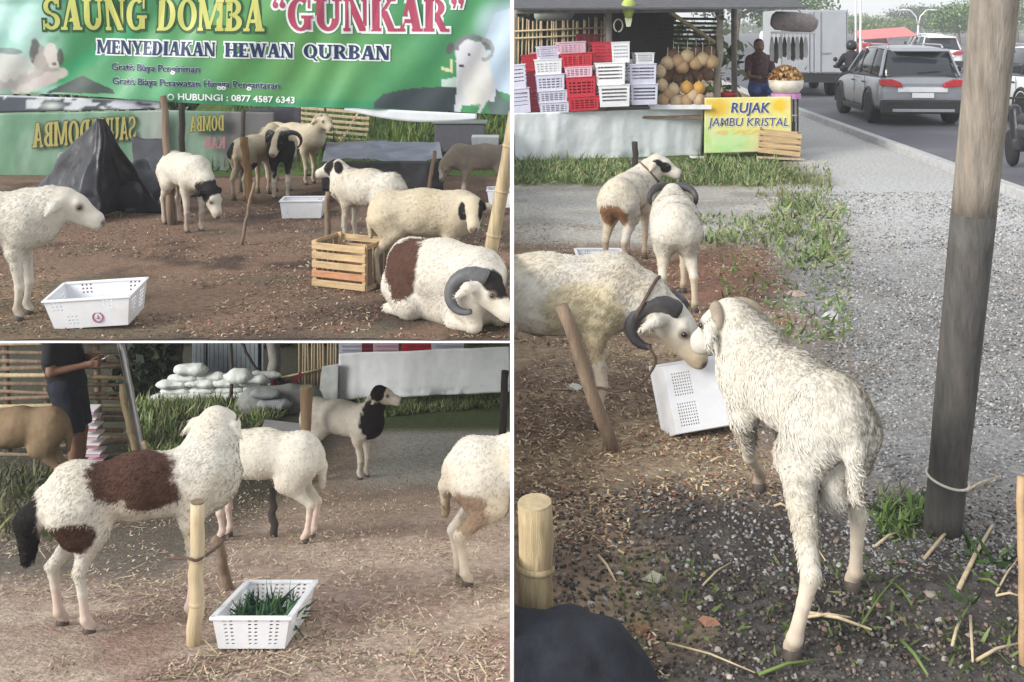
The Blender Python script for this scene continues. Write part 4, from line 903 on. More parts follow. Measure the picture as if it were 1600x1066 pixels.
cloth('shorts', shorts, (.014,.016,.028), 82, [lambda c: c[:,2] < .53*S_])
hair = []
ad(hair, v(.012,0,1.655), v(.02,0,1.68), .098, .098, .03, 1.1); ad(hair, v(-.03,0,1.60), v(-.02,0,1.64), .075, .08, .03, 1.1)
V, Q = field_mesh(hair, .011); Q = orient(V, Q); c = V[Q].mean(1); kp = ~((c[:,0] > (.065-lean*.8+.06)*S_) & (c[:,2] < 1.665*S_)); link('hair', npmesh(V, Q[kp], smooth=True), mat('black_hair', (.012,.011,.011), .6), man)
for sg in (-1,1): m = MB(); m.lathe([(.001,-.011),(.009,-.005),(.009,.005),(.001,.011)], 8, Matrix.Translation(v(.105,sg*.034,1.63))); m.build('eye', M_eye, man, True)
m = MB(); m.tube([v(-.005+.07*math.cos(t)-.01, .085*math.sin(t), 1.425+.018*math.cos(t)) for t in np.linspace(0, 2*math.pi, 20)], .008, 6); m.build('collar_trim', mat('pale_trim', (.55,.55,.55), .8), man, True)
ph = empty('phone', 'pale phone held in front of the man in black', 'phone', hp+Matrix.Rotation(R(-6),3,'Z') @ v(.335,-.02,1.14), R(-6)); ph.rotation_euler = (0, R(-20), R(-6))
m = MB(); m.box((-.075,-.036,-.004),(.075,.036,.004)); m.build('phone_case', M_whitepl, ph, bevel=.003); m = MB(); m.box((-.068,-.032,.0042),(.068,.032,.0052)); m.build('screen', mat('dark_glass', (.02,.02,.025), .1), ph)
# poles
a0 = B(229,752); stake('metal_pole', 'shiny grey metal pole leaning at the left of the green slope', 'pole', a0, Wd(186,520,a0.y+.1), .030, .030, M_metal, rough=.002, n=14)
a0 = B(247,756); stake('bamboo_pole', 'bamboo pole beside the shiny metal pole', 'pole', Wd(221,748,a0.y), Wd(189,600,a0.y+.1), .030, .028, M_bamboo, nodes=(.2,.5,.8))
a0 = B(240,757); stake('short_stake', 'short split stake at the foot of the shiny metal pole', 'stake', a0, Wd(226,690,a0.y), .026, .022, M_bamboo)
a0 = B(476,752); stake('wooden_post', 'sawn wooden post left of the black necked sheep', 'post', a0, Wd(479,605,a0.y), .038, .052, mat('sawn_post', (.33,.23,.14), .8, .25, 7, .3, 25, stretch=(6,6,.7)), rough=.003, cap=M_bamboo_pale)
a0 = B(784,704); stake('dark_stake', 'dark upright stake at the right end of the white tarp in the lower yard', 'stake', a0, Wd(789,580,a0.y), .036, .036, M_darkwood, rough=.006)
a0 = B(304,1008); stake('bamboo_post', 'pale bamboo post standing before the shoulder of the brown saddled ram', 'post', a0, Wd(309,786,a0.y), .031, .028, M_bamboo_pale, rough=.006, nodes=(.30,.62), n=14, cap=M_oldwood)
a0 = B(361,922); stake('leaning_stake', 'weathered stake leaning behind the crate full of grass', 'stake', a0, Wd(337,842,a0.y-.05), .026, .022, M_oldwood)
a0 = B(428,838); stake('short_stake', 'short dark stake under the belly of the black horned ram', 'stake', a0, Wd(426,765,a0.y), .025, .022, M_darkwood)
p1 = B(304,1008); ropeobj('dark rope tied round the bamboo post before the brown saddled ram', [Wd(262,874,p1.y+.12), Wd(290,872,p1.y-.02), Wd(306,876,p1.y-.045), Wd(322,868,p1.y+.02), Wd(345,850,p1.y+.25), Wd(352,838,p1.y+.4)], .006)
# feed crate with cut grass
cc = Vector((-1.055, 4.66, float(zB(4.66))+.006)); cr = trough('white plastic crate holding cut grass in front of the brown saddled ram', cc, R(90), .60, .31, .125, tap=.86, sd=blocks((2,7,1,15),(10,15,1,15),(17,22,1,15)), fr=blocks((2,9,1,15),(14,23,1,15),(28,37,1,15)), ry=R(14.5))
r = np.random.default_rng(9); n = 420; q = np.stack([r.uniform(-.11,.11,n), r.uniform(-.16,.22,n), r.uniform(.02,.085,n)],1); q[:,2] = q[:,2]*.8-q[:,1]*.25; q = q+np.array(cr.location)
scatter('cut_grass', M_leaf, q, BLADE_V, BLADE_F, np.stack([r.uniform(.16,.3,n), r.uniform(.1,.2,n), r.uniform(.05,.13,n)],1), pick(n, [(.05,.12,.06),(.03,.08,.05),(.07,.14,.05),(.02,.05,.035)], r, .2), tilt=1.15, seed=9)
# sand bags
GS = 'white sacks piled behind the green slope'
sb = MB()
def sack(px, py, wpx, hpx, d, seed, label):
    w, h_ = wpx/F*d/2, hpx/F*d; c = Wd(px, py, d)
    V, Q = field_mesh([((-w*.55,0,h_*.5),(w*.55,0,h_*.5),h_*.55,h_*.55,.02,.8),((-w*.9,0,h_*.5),(w*.9,0,h_*.5),h_*.30,h_*.30,.04,.7)], .022); Q = orient(V, Q); N = vnormals(V, Q); V = V+N*((fnoise(V+seed, .12, seed, 3)-.5)*.05)[:,None]
    V[:,2] = np.maximum(V[:,2], .0); o = link('white_sack', npmesh(V, Q, smooth=True), mat('white_sack', (.66,.70,.68), .7, .22, 9, .6, 26, tint=((.35,.40,.38), 4, .55, .6)), None, loc=c); tag(o, label, 'sack', GS); return o
ds = 13.15; base_y = 628; rowl = ['bottom row','second row','third row','fourth row','fifth row']
for k in range(5):
    y = base_y-k*10.5; xs = [258+k*6+42*j+(k%2)*12 for j in range(4 if k < 4 else 1)]
    if k == 4: xs = [298]
    ordn = ['first','second','third','fourth']
    for j, x in enumerate(xs): sack(x, y+j*-1.2, 50, 11.5 if k < 4 else 17, ds+(k%2)*.03, k*7+j, f'white sack, {ordn[j]} from the left in the {rowl[k]} of the pile' if k < 4 else 'plump white sack lying on top of the pile')
for k, (x, y, wd_, hh, lb) in enumerate(((375,598,30,20,'small bundled white sack leaning right of the pile'),(398,600,34,14,'flat white sack at the far right of the pile'),(415,622,44,14,'grey sack lying low beside the bamboo pickets'),(428,640,50,16,'bluish grey sack in the grass beside the bamboo pickets'))):
    o = sack(x, y, wd_, hh, 12.9-(k > 1)*.5, 50+k, lb)
    if k > 1: o.data.materials[0] = mat('grey_sack', (.24,.26,.27), .8, .2, 8, .3, 14); del o['group']
# back of the lower yard: wall sheet, posts, trunks, pickets
bw = empty('metal_sheet_wall', 'bluish grey sheet metal wall behind the pile of sacks', 'wall', Wd(352,640,14.2)); 
m = MB(); 
for k in range(16): x0 = 300+k*7; a_ = Wd(x0,640,14.2)-bw.location; b_ = Wd(x0+7,528,14.2)-bw.location; m.box((a_.x,0,a_.z),(b_.x-.006,.03+.015*(k%2),b_.z))
m.build('sheet_panel', M_grey, bw)
for x in (318, 403): m = MB(); a_ = Wd(x-3,640,14.1)-bw.location; b_ = Wd(x+3,526,14.1)-bw.location; m.box((a_.x,0,a_.z),(b_.x,.05,b_.z)); m.build('wall_post', M_whitepl if x < 350 else M_darkwood, bw)
stake('thin_pole', 'thin dark pole in front of the bluish grey wall', 'pole', Wd(361,620,13.0), Wd(361,526,13.0), .022, .02, M_darkwood)
stake('thin_pole', 'slanting dark pole crossing the bluish grey wall', 'pole', Wd(408,590,13.3), Wd(372,526,13.3), .02, .018, M_darkwood)
stake('bare_tree', 'brown trunk at the left end of the bluish grey wall', 'tree', Wd(277,600,13.9), Wd(277,524,13.9), .085, .08, mat('bark', (.11,.07,.055), .9, .35, 9, .6, 20), 'trunk', rough=.02)
stake('bare_tree', 'grey tree trunk between the sacks and the bamboo pickets', 'tree', Wd(432,632,13.7), Wd(426,524,13.7), .085, .075, mat('grey_bark', (.26,.25,.23), .9, .3, 9, .5, 20), 'trunk', rough=.02)
pf = empty('bamboo_picket', 'row of upright bamboo pickets left of the white tarp in the lower yard', 'fence', Wd(500,640,13.6)); rr = random.Random(9)
for k in range(15): x = 468+k*4.8; m = MB(); m.tube([Wd(x+rr.uniform(-1,1),636,13.6)-pf.location, Wd(x+rr.uniform(-2,2),522,13.6)-pf.location], .012, 7); m.build('picket', M_bamboo if k % 2 else M_bamboo_pale, pf, True)
m = MB(); m.tube([Wd(440,590,13.55)-pf.location, Wd(506,576,13.55)-pf.location], .013, 7); m.build('rail', M_bamboo_pale, pf, True)
V, Q = field_mesh([((-.3,0,.06),(.3,.1,.07),.20,.18,.05,1),((0,0,.1),(.1,.05,.16),.16,.12,.05,1)], .03); tag(link('grey_rock', npmesh(V, orient(V,Q), smooth=True), mat('rock', (.22,.23,.22), .9, .3, 6, .6, 18), None, loc=Wd(438,640,12.6)), 'rounded grey rock at the foot of the bamboo pickets', 'rock')
for k, (x, y, hh, d) in enumerate(((408,598,28,13.5),(452,600,34,13.5))):
    t = empty('bicycle_wheel' if k == 0 else 'clutter_heap', 'small pale wheel leaning in the clutter by the grey tree trunk' if k == 0 else 'dark heap of scrap behind the sawn wooden post', 'wheel' if k == 0 else 'scrap', Wd(x, y, d)); rw = hh/F*d/2
    if k == 0:
        m = MB(); m.tube([Vector((rw*math.cos(q), 0, rw*math.sin(q))) for q in np.linspace(0,2*math.pi,21)], .022, 6); m.build('tyre', M_whitepl, t, True)
        for q in range(6): m = MB(); m.bar((0,0,0),(rw*math.cos(q*1.05),0,rw*math.sin(q*1.05)), .008); m.build('spoke', M_metal, t)
    else:
        for q in range(7): m = MB(); m.bar((rr.uniform(-.15,.15),rr.uniform(-.1,.1),-.2),(rr.uniform(-.2,.2),rr.uniform(-.1,.1),rr.uniform(0,.25)), .035, .05); m.build('scrap_piece', M_darkwood if q % 2 else M_darkredpl, t)
# white tarp wall and crates above it
def tarpcol(U, V):
    P = np.stack([U*6, V, 0*U], 1); n1 = fnoise(P, .35, 91, 3); C = np.repeat(np.array((.80,.83,.86))[None], len(U), 0); C = mixc(C, sst(.25,.02,V)*sst(.48,.62,n1)*.75, (.22,.27,.25)); C = mixc(C, sst(.6,.75,n1)*.2, (.50,.55,.60)); return C
M_tarp = mat('white_tarp', attr=True, rough=.45, var=.05, scale=8, bump=.25, bscale=9, bdist=.03)
wt = sheet('white_tarp', [Wd(528,625,13.2), Wd(796.5,612,12.6), Wd(796.5,541,12.6), Wd(530,553,13.2)], 90, 26, .05, M_tarp, 92, tarpcol, 'white tarp stretched along the back of the lower yard', 'tarp')
o = sheet('grey_cloth', [Wd(500,632,13.3), Wd(530,628,13.1), Wd(530,568,13.1), Wd(506,572,13.3)], 12, 14, .05, mat('grey_cloth2', (.36,.38,.37), .9, .2, 8, .3, 14), 93, label='grey cloth flap hanging at the left end of the white tarp', cat='cloth')
GC2 = 'crates behind the white tarp in the lower yard'
for x, wd_, mm, lb in ((550,36,M_lilacpl,'lilac crate at the left end above the lower white tarp'),(576,16,M_darkredpl,'dark red crate between two pale crates above the lower tarp'),(605,40,M_pinkpl,'pinkish white crate left of the red crate above the lower tarp'),(652,46,M_redpl,'bright red crate above the lower white tarp'),(700,50,M_lilacpl,'lilac crate right of the bright red crate above the lower tarp')):
    c = Wd(x, 558, 13.6); trough(lb, c, 0, wd_/F*13.6, .3, .32, tap=.95, m=mm, group=GC2, fr=blocks((3,36,3,13)), nfront=(24,12))
leafmass('dark_bushes', 'dark leafy bushes closing off the back of the lower yard', (-4.0, 17.5, -2.5), (5.0, .7, .8), 2600, .34, [(.03,.055,.02),(.045,.07,.03),(.02,.035,.018)], 16, kind='stuff')
leafmass('dark_bushes', 'dark leafy bushes between the bamboo fence and the sacks', (Wd(235,600,13.6)).to_tuple(), (.42, .35, .8), 1500, .16, [(.025,.04,.018),(.04,.06,.028),(.015,.025,.015)], 17, kind='stuff')
# grass and weeds on the lower slope
r = np.random.default_rng(12)
def bgrass(name, n, px0, px1, py0, py1, hmin, hmax, pal, seed, wid=.35, keep=None):
    u = r.uniform(px0, px1, n); w = r.uniform(py0, py1, n); tab = {}; pts = []
    ys = np.linspace(py0, py1, 60); dsv = np.array([B(800, y).y for y in ys]); d = np.interp(w, ys, dsv); x = (u-800)/F*d; p = np.stack([x, d, zB(d)], 1)
    k = fnoise(p, .5, seed, 3)+r.normal(0,.09,len(p)) > .43
    if keep is not None: k &= keep(u, w)
    p = p[k]; m_ = len(p); hs = r.uniform(hmin, hmax, m_)*(.6+fnoise(p, .7, seed+1, 2)*.9)
    scatter(name, M_leaf, p, BLADE_V, BLADE_F, np.stack([r.uniform(wid*.6,wid*1.3,m_), hs*.9, hs], 1), pick(m_, pal, r, .2), tilt=.4, seed=seed)
GPAL = [(.17,.25,.08),(.12,.20,.06),(.22,.28,.10),(.09,.15,.05),(.29,.31,.16),(.32,.30,.19)]
bgrass('slope_grass', 15000, 205, 500, 618, 745, .05, .19, GPAL, 101, .34, lambda u, w: (w < 628+ (500-u)*.42) & (u > 205+(w-680)*.0))
bgrass('tarp_grass', 5000, 560, 800, 622, 652, .04, .13, GPAL, 103, .3, lambda u, w: w < 656-(u-560)*.09)
bgrass('fence_weeds', 600, -10, 130, 735, 850, .04, .14, [(.10,.13,.04),(.14,.15,.06),(.07,.09,.035)], 104, .3)
# pale concrete slab between post and slope
V = [B(398,690), B(488,722), B(500,672), B(415,662)]; V = [q+Vector((0,0,.05)) for q in V]; sl_ = MB(); sl_.add(V+[q-Vector((0,0,.2)) for q in V], [(0,1,2,3),(7,6,5,4),(0,4,5,1),(1,5,6,2),(2,6,7,3),(3,7,4,0)]); tag(sl_.build('concrete_slab', mat('pale_concrete', (.46,.45,.47), .85, .12, 7, .3, 30), bevel=.02), kind='structure')
# straw and shavings over the slope
u = r.uniform(0, 797, 22000); w = 700+366*r.random(22000)**.8; ys = np.linspace(690, 1070, 80); dsv = np.array([B(800,y).y for y in ys]); d = np.interp(w, ys, dsv); x = (u-800)/F*d; p = np.stack([x, d, zB(d)], 1); p = p[(p[:,0] < -.03)]
k = fnoise(p, .5, 111, 3)+r.normal(0,.05,len(p)) > .46; p = p[k]; n = len(p)
scatter('straw_litter', M_chip, p, CHIP_V, CHIP_F, np.stack([r.uniform(.010,.030,n), r.uniform(.008,.024,n), r.uniform(.02,.04,n)],1), pick(n, [(.42,.33,.25),(.34,.26,.20),(.26,.18,.14),(.20,.14,.11),(.30,.18,.14),(.47,.39,.30)], r, .15), seed=14, zlift=.008)
n = 450; p = p[r.integers(0, len(p), n)]; scatter('straw_stalks', M_chip, p, [(-.5,-.03,0),(.5,-.03,.02),(.5,.03,.02),(-.5,.03,0)], CHIP_F, np.stack([r.uniform(.05,.16,n), r.uniform(.04,.08,n), r.uniform(.1,.3,n)],1), pick(n, [(.50,.42,.28),(.40,.33,.2),(.2,.2,.09)], r), tilt=.12, seed=15, zlift=.010)
# ------------------------------------------------------------------ right yard: stall, road, pole
def TG(px, py): return T(px, py)
tw = sheet('white_tarp', [W(805,256,16.9), W(1096,243,17.6), W(1098,169,17.5), W(801.5,177,16.8)], 110, 30, .06, M_tarp, 121, tarpcol, 'long white tarp hung along the front of the crate stall', 'tarp')
# stall: posts, roof, back
stl = empty('market_stall', 'dark roofed roadside stall with a long table behind the white tarp', 'stall', Vector((1.7, 18.3, 0)))
rs = lambda px, py, d: W(px, py, d)-stl.location
m = MB(); a_ = rs(790,172,17.2); b_ = rs(1100,172,17.2); m.box((.02-stl.location.x, -1.0, .62),(b_.x, 1.0, .66)); m.build('table_top', M_oldwood, stl)
m = MB(); m.bar(rs(806,17,17.0), rs(1128,15,17.6), .10, .09); m.build('eave_beam', mat('grey_beam', (.24,.22,.22), .8, .3, 7, .3, 20), stl)
m = MB(); m.add([(.03-stl.location.x,-1.6,2.34),(2.9,-1.4,2.36),(2.9,4.5,3.3),(.03-stl.location.x,4.5,3.3)], [(0,1,2,3)]); o = m.build('roof_sheet', mat('roof_sheet', (.09,.09,.10), .8, .25, 8, .2), stl); s_ = o.modifiers.new('s','SOLIDIFY'); s_.thickness = .03
for px, d in ((952,17.4),(1148,19.8),(806,19.8)): m = MB(); m.tube([rs(px,40+2.1/d*F,d), rs(px-1,4,d)], .055, 9); m.build('stall_post', mat('grey_post', (.27,.24,.22), .85, .3, 7, .3, 20), stl, True)
m = MB(); m.box((.03-stl.location.x, 3.9, -.05),(1.6,3.95,2.9)); m.build('back_wall', mat('dark_boards', (.045,.045,.06), .9, .3, 5, .3, 12), stl)
for k in range(9): m = MB(); m.bar(rs(970,28+k*7,20.5), rs(1120,30+k*7,20.5), .02, .05); m.build('back_board', M_darkwood, stl)
m = MB(); m.bar(rs(1048,20,18.0), rs(1116,66,18.6), .06, .05); m.build('brace', M_bamboo, stl)
fn2 = empty('bamboo_picket', 'row of upright bamboo pickets at the back left of the crate stall', 'fence', W(880,110,19.5)); rr = random.Random(3)
for k in range(26): x = 804+k*5.6; m = MB(); m.tube([W(x+rr.uniform(-1,1),150,19.5)-fn2.location, W(x+rr.uniform(-3,3),rr.uniform(26,34),19.5)-fn2.location], .016, 7); o = m.build('picket', M_bamboo_pale if k % 3 else M_bamboo, fn2, True)
for y in (58, 47): m = MB(); m.tube([W(803,y+2,19.45)-fn2.location, W(948,y-4,19.45)-fn2.location], .016, 7); m.build('rail', M_bamboo_pale, fn2, True)
V, Q = field_mesh([((-.25,0,0),(.2,0,.05),.10,.14,.05,1)], .03); tag(link('grey_bag', npmesh(V, orient(V,Q), smooth=True), mat('greenish_bag', (.30,.36,.32), .7), None, loc=W(866,24,18.6)), 'greenish grey bag stuffed under the stall roof above the pickets', 'bag')
hg = empty('hanging_bag', 'small yellow green bag hanging from the stall eave', 'bag', W(982,8,17.0)); m = MB(); m.lathe([(.05,-.20),(.09,-.1),(.11,.02),(.06,.10),(.01,.13)], 12); m.build('bag_body', mat('yellow_green', (.38,.46,.10), .6), hg, True); m = MB(); m.prism([(-.06,-.20),(.06,-.20),(.03,-.34),(-.03,-.34)], 'y', -.02, .02); m.build('bag_tail', mat('pale_yellow', (.62,.62,.42), .6), hg, bevel=.005)
hk = empty('rope_loop', 'loop of pale rope hanging on the left stall post', 'rope', W(966,40,17.2)); m = MB(); m.tube([Vector((.07*math.sin(t), 0, -.10*math.cos(t))) for t in np.linspace(0,6,14)], .012, 6); m.build('loop', M_palerope, hk, True)
# stacked plastic crates on the stall
GCS = 'plastic crates stacked on the stall'
cols = dict(w=(M_whitepl,'white'), l=(M_lilacpl,'lilac white'), p=(M_pinkpl,'pink white'), r=(M_redpl,'red'), d=(M_darkredpl,'dark red'))
slots = lambda i, j: 1 < i < 22 and j % 2 == 1 and 1 < j < 11
slots2 = blocks((2,22,2,10))
def scrate(px, py, w, h_, c, d, lab, tilt=0, kind=0):
    mm, cn = cols[c]; loc = W(px, py, d); k = F/d
    t = trough(lab, loc, R(random.Random(px*3+py).uniform(-9,9)), w/k, .32, h_/k, tap=.93, m=mm, group=GCS, fr=slots if kind == 0 else (slots2 if kind == 1 else (lambda i, j: 1 < i < 22 and i % 4 != 0 and j in (2, 4, 6, 8))), sd=slots, nfront=(24,12), ry=R(tilt)); return t
CR = [ # px, bottom row, width, height, colour, depth, label
 (813,176,34,38,'l',17.1,'lilac crate at the very left end of the stall, lower of two',-6,0),(808,138,32,36,'l',17.1,'lilac crate at the very left end of the stall, upper of two',-6,0),
 (837,173,30,36,'d',17.9,'dark red crate low in the gap beside the leftmost lilac crates',-5,1),(832,137,28,26,'d',17.9,'dark red crate above the lowest one beside the leftmost lilac crates',-5,1),(829,112,26,26,'r',17.9,'red crate topmost beside the leftmost lilac crates',-5,1),
 (866,176,46,17,'l',17.1,'shallow lilac crate at the bottom of the second tall stack',-3,2),(863,159,45,18,'l',17.1,'grey lilac crate with a white logo above the shallow bottom one',-3,2),(860,141,44,25,'l',17.1,'lilac crate in the middle of the second tall stack',-3,2),(857,116,42,23,'w',17.1,'white crate with a bright spot, second from the top of its stack',-3,2),(856,93,31,20,'l',17.3,'grey white slotted crate on top of the second tall stack',-3,0),
 (911,172,48,22,'r',17.1,'bright red crate at the bottom of the red stack',-3,2),(907,150,46,30,'r',17.1,'bright red crate with a pale mark in the red stack',-3,2),(905,120,43,16,'p',17.1,'pinkish crate between two red crates in the middle stack',-3,2),(901,104,48,21,'r',17.1,'red crate with a dipped rim below the pink top crate',-3,2),(892,84,42,18,'p',17.2,'pink crate on top of the red stack',-3,2),
 (959,166,48,34,'w',17.1,'white slotted crate with a dark round mark, bottom of its stack',-2,0),(955,132,46,34,'w',17.1,'white slotted crate above the one with the dark mark',-2,0),(940,97,34,31,'r',17.3,'red mesh crate on top left of the tall white stack',-2,1),(970,98,28,32,'w',17.3,'white mesh crate on top right of the tall white stack',-2,1),
 (874,118,40,34,'d',18.3,'dark red crate half hidden behind the second tall stack',-3,1),(918,72,36,18,'d',18.3,'dark red crate half hidden between the two top crates',2,1),(984,128,30,34,'w',18.2,'white crate half hidden between the two right stacks',-2,0),(928,150,30,40,'d',18.3,'dark red crate half hidden behind the red stack',-2,1),(984,160,30,34,'d',18.2,'dark red crate low in the gap between the right stacks',-2,1),(845,104,26,22,'p',18.3,'pink crate half hidden left of the second tall stack',-6,1),
 (1004,163,42,32,'l',17.2,'bluish white crate at the bottom of the rightmost stack',-1,0),(1002,131,42,31,'l',17.2,'bluish white crate in the middle of the rightmost stack',-1,0),(1005,100,28,17,'w',17.3,'small white crate on top of the rightmost stack',-1,0)]
for q in CR: 
    t = scrate(*q[:7], tilt=q[7], kind=q[8])
    if q[0] in (808, 813):
        for ch in list(t.children): wallcut(ch, 1)
# round fruit
GF = 'round tan fruit hanging at the stall'; GF2 = 'round tan fruit piled on the stall table'
M_fr = [mat('tan_rind', (.46,.31,.17), .6, .2, 6, .2, 30), mat('pale_rind', (.56,.42,.26), .6, .2, 6, .2, 30), mat('brown_rind', (.24,.14,.085), .7, .25, 6, .2, 30), mat('orange_rind', (.55,.31,.08), .6, .2, 6, .2, 30)]
def fruit(px, py, d, r_, k, label, group, string):
    t = empty('round_fruit', label, 'fruit', W(px, py, d), random.Random(px).uniform(0,6), group)
    m = MB(); m.lathe([(.004,-r_*.98),(r_*.5,-r_*.9),(r_*.88,-r_*.5),(r_,-.0),(r_*.88,r_*.5),(r_*.55,r_*.86),(r_*.2,r_*1.02),(.012,r_*1.15)], 14); m.build('rind', M_fr[k], t, True)
    m = MB(); m.tube([(0,0,r_*1.1),(.008,0,r_*1.1+(.05 if not string else .13))], .006, 5); m.build('stem', M_palerope if string else M_oldwood, t)
    return t
UP = ((1043,99,1),(1060,96,0),(1074,88,1),(1066,105,0),(1087,99,0),(1098,93,1),(1112,97,0),(1052,88,2),(1088,84,2),(1108,82,2))
for px, py, k in UP: fruit(px, py, 17.8 if k != 2 else 18.1, .115, k, ('first','second','third','fourth','fifth','sixth','seventh')[sum(1 for q in UP if q[2] != 2 and (q[0],q[1]) < (px,py))]+' from the left of the tan fruit hanging in the upper cluster' if k != 2 else ('left','middle','right')[(px > 1060)+(px > 1100)]+' one of the dark brown fruit hanging behind the tan cluster', GF if k != 2 else 'dark brown fruit behind the upper cluster', True)
for px, py in ((1042,118),(1058,120),(1074,122),(1090,118),(1105,116),(1049,110),(1082,110),(1098,108)): fruit(px, py, 18.2, .115, 2, ('upper' if py < 112 else 'lower')+' row of the shaded dark brown fruit, '+('far left' if px < 1045 else 'second from the left' if px < 1062 and py > 112 else 'left' if px < 1062 else 'middle' if px < 1085 else 'second from the right' if px < 1100 else 'far right'), 'dark brown fruit in the middle cluster', True)
for px, py, k in ((1034,133,1),(1031,112,1),(1052,140,1),(1073,137,3),(1092,138,3),(1036,156,0),(1056,158,1),(1072,158,0),(1091,155,1),(1044,147,0),(1082,149,1)): fruit(px, py, 17.5, .105, k, ('tan' if k != 3 else 'orange')+' round fruit on the stall table, '+(('bottom row, ' if py > 151 else 'middle of the pile, ' if py > 144 else 'upper row, ' if py > 120 else 'topmost, ')+('far left' if px < 1040 else 'left' if px < 1056 else 'centre' if px < 1060 else 'centre right' if px < 1075 else 'right')), GF2 if k != 3 else 'orange fruit in the lower pile', False)
tray = empty('pale_tray', 'pale low tray in front of the piled fruit', 'tray', W(1062,170,17.35)); m = MB(); m.box((-.48,-.12,0),(.48,.12,.03)); m.build('tray_floor', M_whitepl, tray); 
for y in (-.125,.12): m = MB(); m.box((-.485,y,.0),(.485,y+.006,.07)); m.build('tray_side', M_whitepl, tray)
stake('bare_tree', 'thin pale tree trunk rising beside the fruit through the stall roof', 'tree', TG(1124,236)+Vector((0,.3,0)), W(1127,-6,17.9), .065, .055, mat('pale_bark', (.38,.34,.29), .9, .3, 8, .5, 20), 'trunk', rough=.03)
leafmass('vine_leaves', 'few green leaves sprouting on the thin trunk at the eave', W(1130,12,17.7).to_tuple(), (.16,.12,.25), 60, .10, [(.10,.17,.05),(.16,.24,.08)], 31, cat='leaves')
# yellow sign
sg = empty('printed_sign', 'yellow printed sign reading RUJAK JAMBU KRISTAL in blue letters', 'sign', W(1168,240,17.3)); DS = 17.3
def signcol(U, V):
    P = np.stack([U, V, 0*U], 1); n1 = fnoise(P, .25, 131, 3); C = np.repeat(np.array((.72,.66,.22))[None], len(U), 0)
    C = mixc(C, sst(.5,.2,V)*.9, (.66,.72,.36)); C = mixc(C, sst(.32,.1,np.hypot(U-.28,V-.18))*.9, (.35,.66,.22)); C = mixc(C, sst(.24,.08,np.hypot((U-.12),(V-.82)))*.9, (.72,.45,.03)); C = mixc(C, sst(.16,.08,np.hypot((U-.90),(V-.84)))*.95, (.75,.50,.02)); C = mixc(C, sst(.16,.02,U)*sst(.9,.4,V)*.6, (.33,.60,.15)); C = mixc(C, sst(.5,.7,n1)*.3, (.8,.8,.6)); C = mixc(C, sst(.88,1,U)*sst(.7,.2,V)*.6, (.6,.65,.5))
    C = mixc(C, sst(.06,.02,np.abs(V-.36))*sst(.1,.16,U)*sst(.78,.7,U)*(vnoise(P,.03,132)>.5)*.7, (.70,.42,.10)); return C
cS = [W(1100.5,240,DS), W(1237,236,DS), W(1236,151,DS), W(1101,153,DS)]; sheet('sign_sheet', [q-sg.location for q in cS], 80, 46, .004, M_print, 133, signcol, parent=sg)
M_sblue = mat('sign_blue_ink', (.04,.06,.22), .5); M_swht = mat('sign_pale_ink', (.8,.8,.62), .5)
fs_ = lambda a, b, l: W(a, -b, DS-l)-sg.location
font_obj('sign_lettering_halo', 'RUJAK', 1141, 1204, -176.5, 17, fs_, M_swht, sg, .008, .05, .15); font_obj('sign_lettering', 'RUJAK', 1142, 1203, -176, 16, fs_, M_sblue, sg, .013, .018, .15)
font_obj('sign_lettering_halo', 'JAMBU KRISTAL', 1105, 1233, -197.5, 14.5, fs_, M_swht, sg, .008, .045, .15); font_obj('sign_lettering', 'JAMBU KRISTAL', 1106, 1232, -197, 13.5, fs_, M_sblue, sg, .013, 0, .15)
for px in (1101.5, 1235): m = MB(); a_ = W(px,244,DS+.05)-sg.location; m.bar(a_, W(px,150,DS+.05)-sg.location, .035); m.build('sign_leg', M_oldwood, sg)
# counter behind the sign, vendor, snacks
ct = empty('counter', 'small counter behind the yellow sign with grey sheet top', 'counter', W(1172,238,18.6)); m = MB(); m.box((-.78,-.3,.55),(.75,.5,.86)); m.build('counter_top', mat('counter_grey', (.33,.31,.30), .6), ct, bevel=.01)
for x in (-.7,.68): m = MB(); m.box((x-.03,-.25,-.2),(x+.03,.45,.549)); m.build('leg', M_darkwood, ct)
m = MB(); m.lathe([(.10,0),(.15,.05),(.16,.09),(.155,.09),(.10,.02)], 16); tag(m.build('red_basin', M_redpl, None, True, loc=W(1137,153,18.4)), 'shallow red basin on the counter left behind the sign', 'basin')
M_vs = mat('patterned_shirt', (.10,.055,.06), .8, .5, 18, .1); vd = empty('person', 'person in a dark patterned top and blue lower clothing, seated behind the yellow sign', 'person', W(1186,136,19.3))
def small_person(par, prims_skin, prims_cloth, prims_low, prims_hair, ms, mc, ml, h=.02):
    for nm, pr, mm in (('body', prims_skin, ms), ('top', prims_cloth, mc), ('trousers', prims_low, ml), ('hair', prims_hair, None)):
        if not pr: continue
        V, Q = field_mesh([(a, b, ra, rb, .03, sy) for a, b, ra, rb, sy in pr], h); link(nm, npmesh(V, orient(V,Q), np.repeat(np.array((.22,.12,.085))[None], len(V), 0) if nm == 'body' else None, True), mm or mat('black_hair', (.012,.011,.011), .6), par)
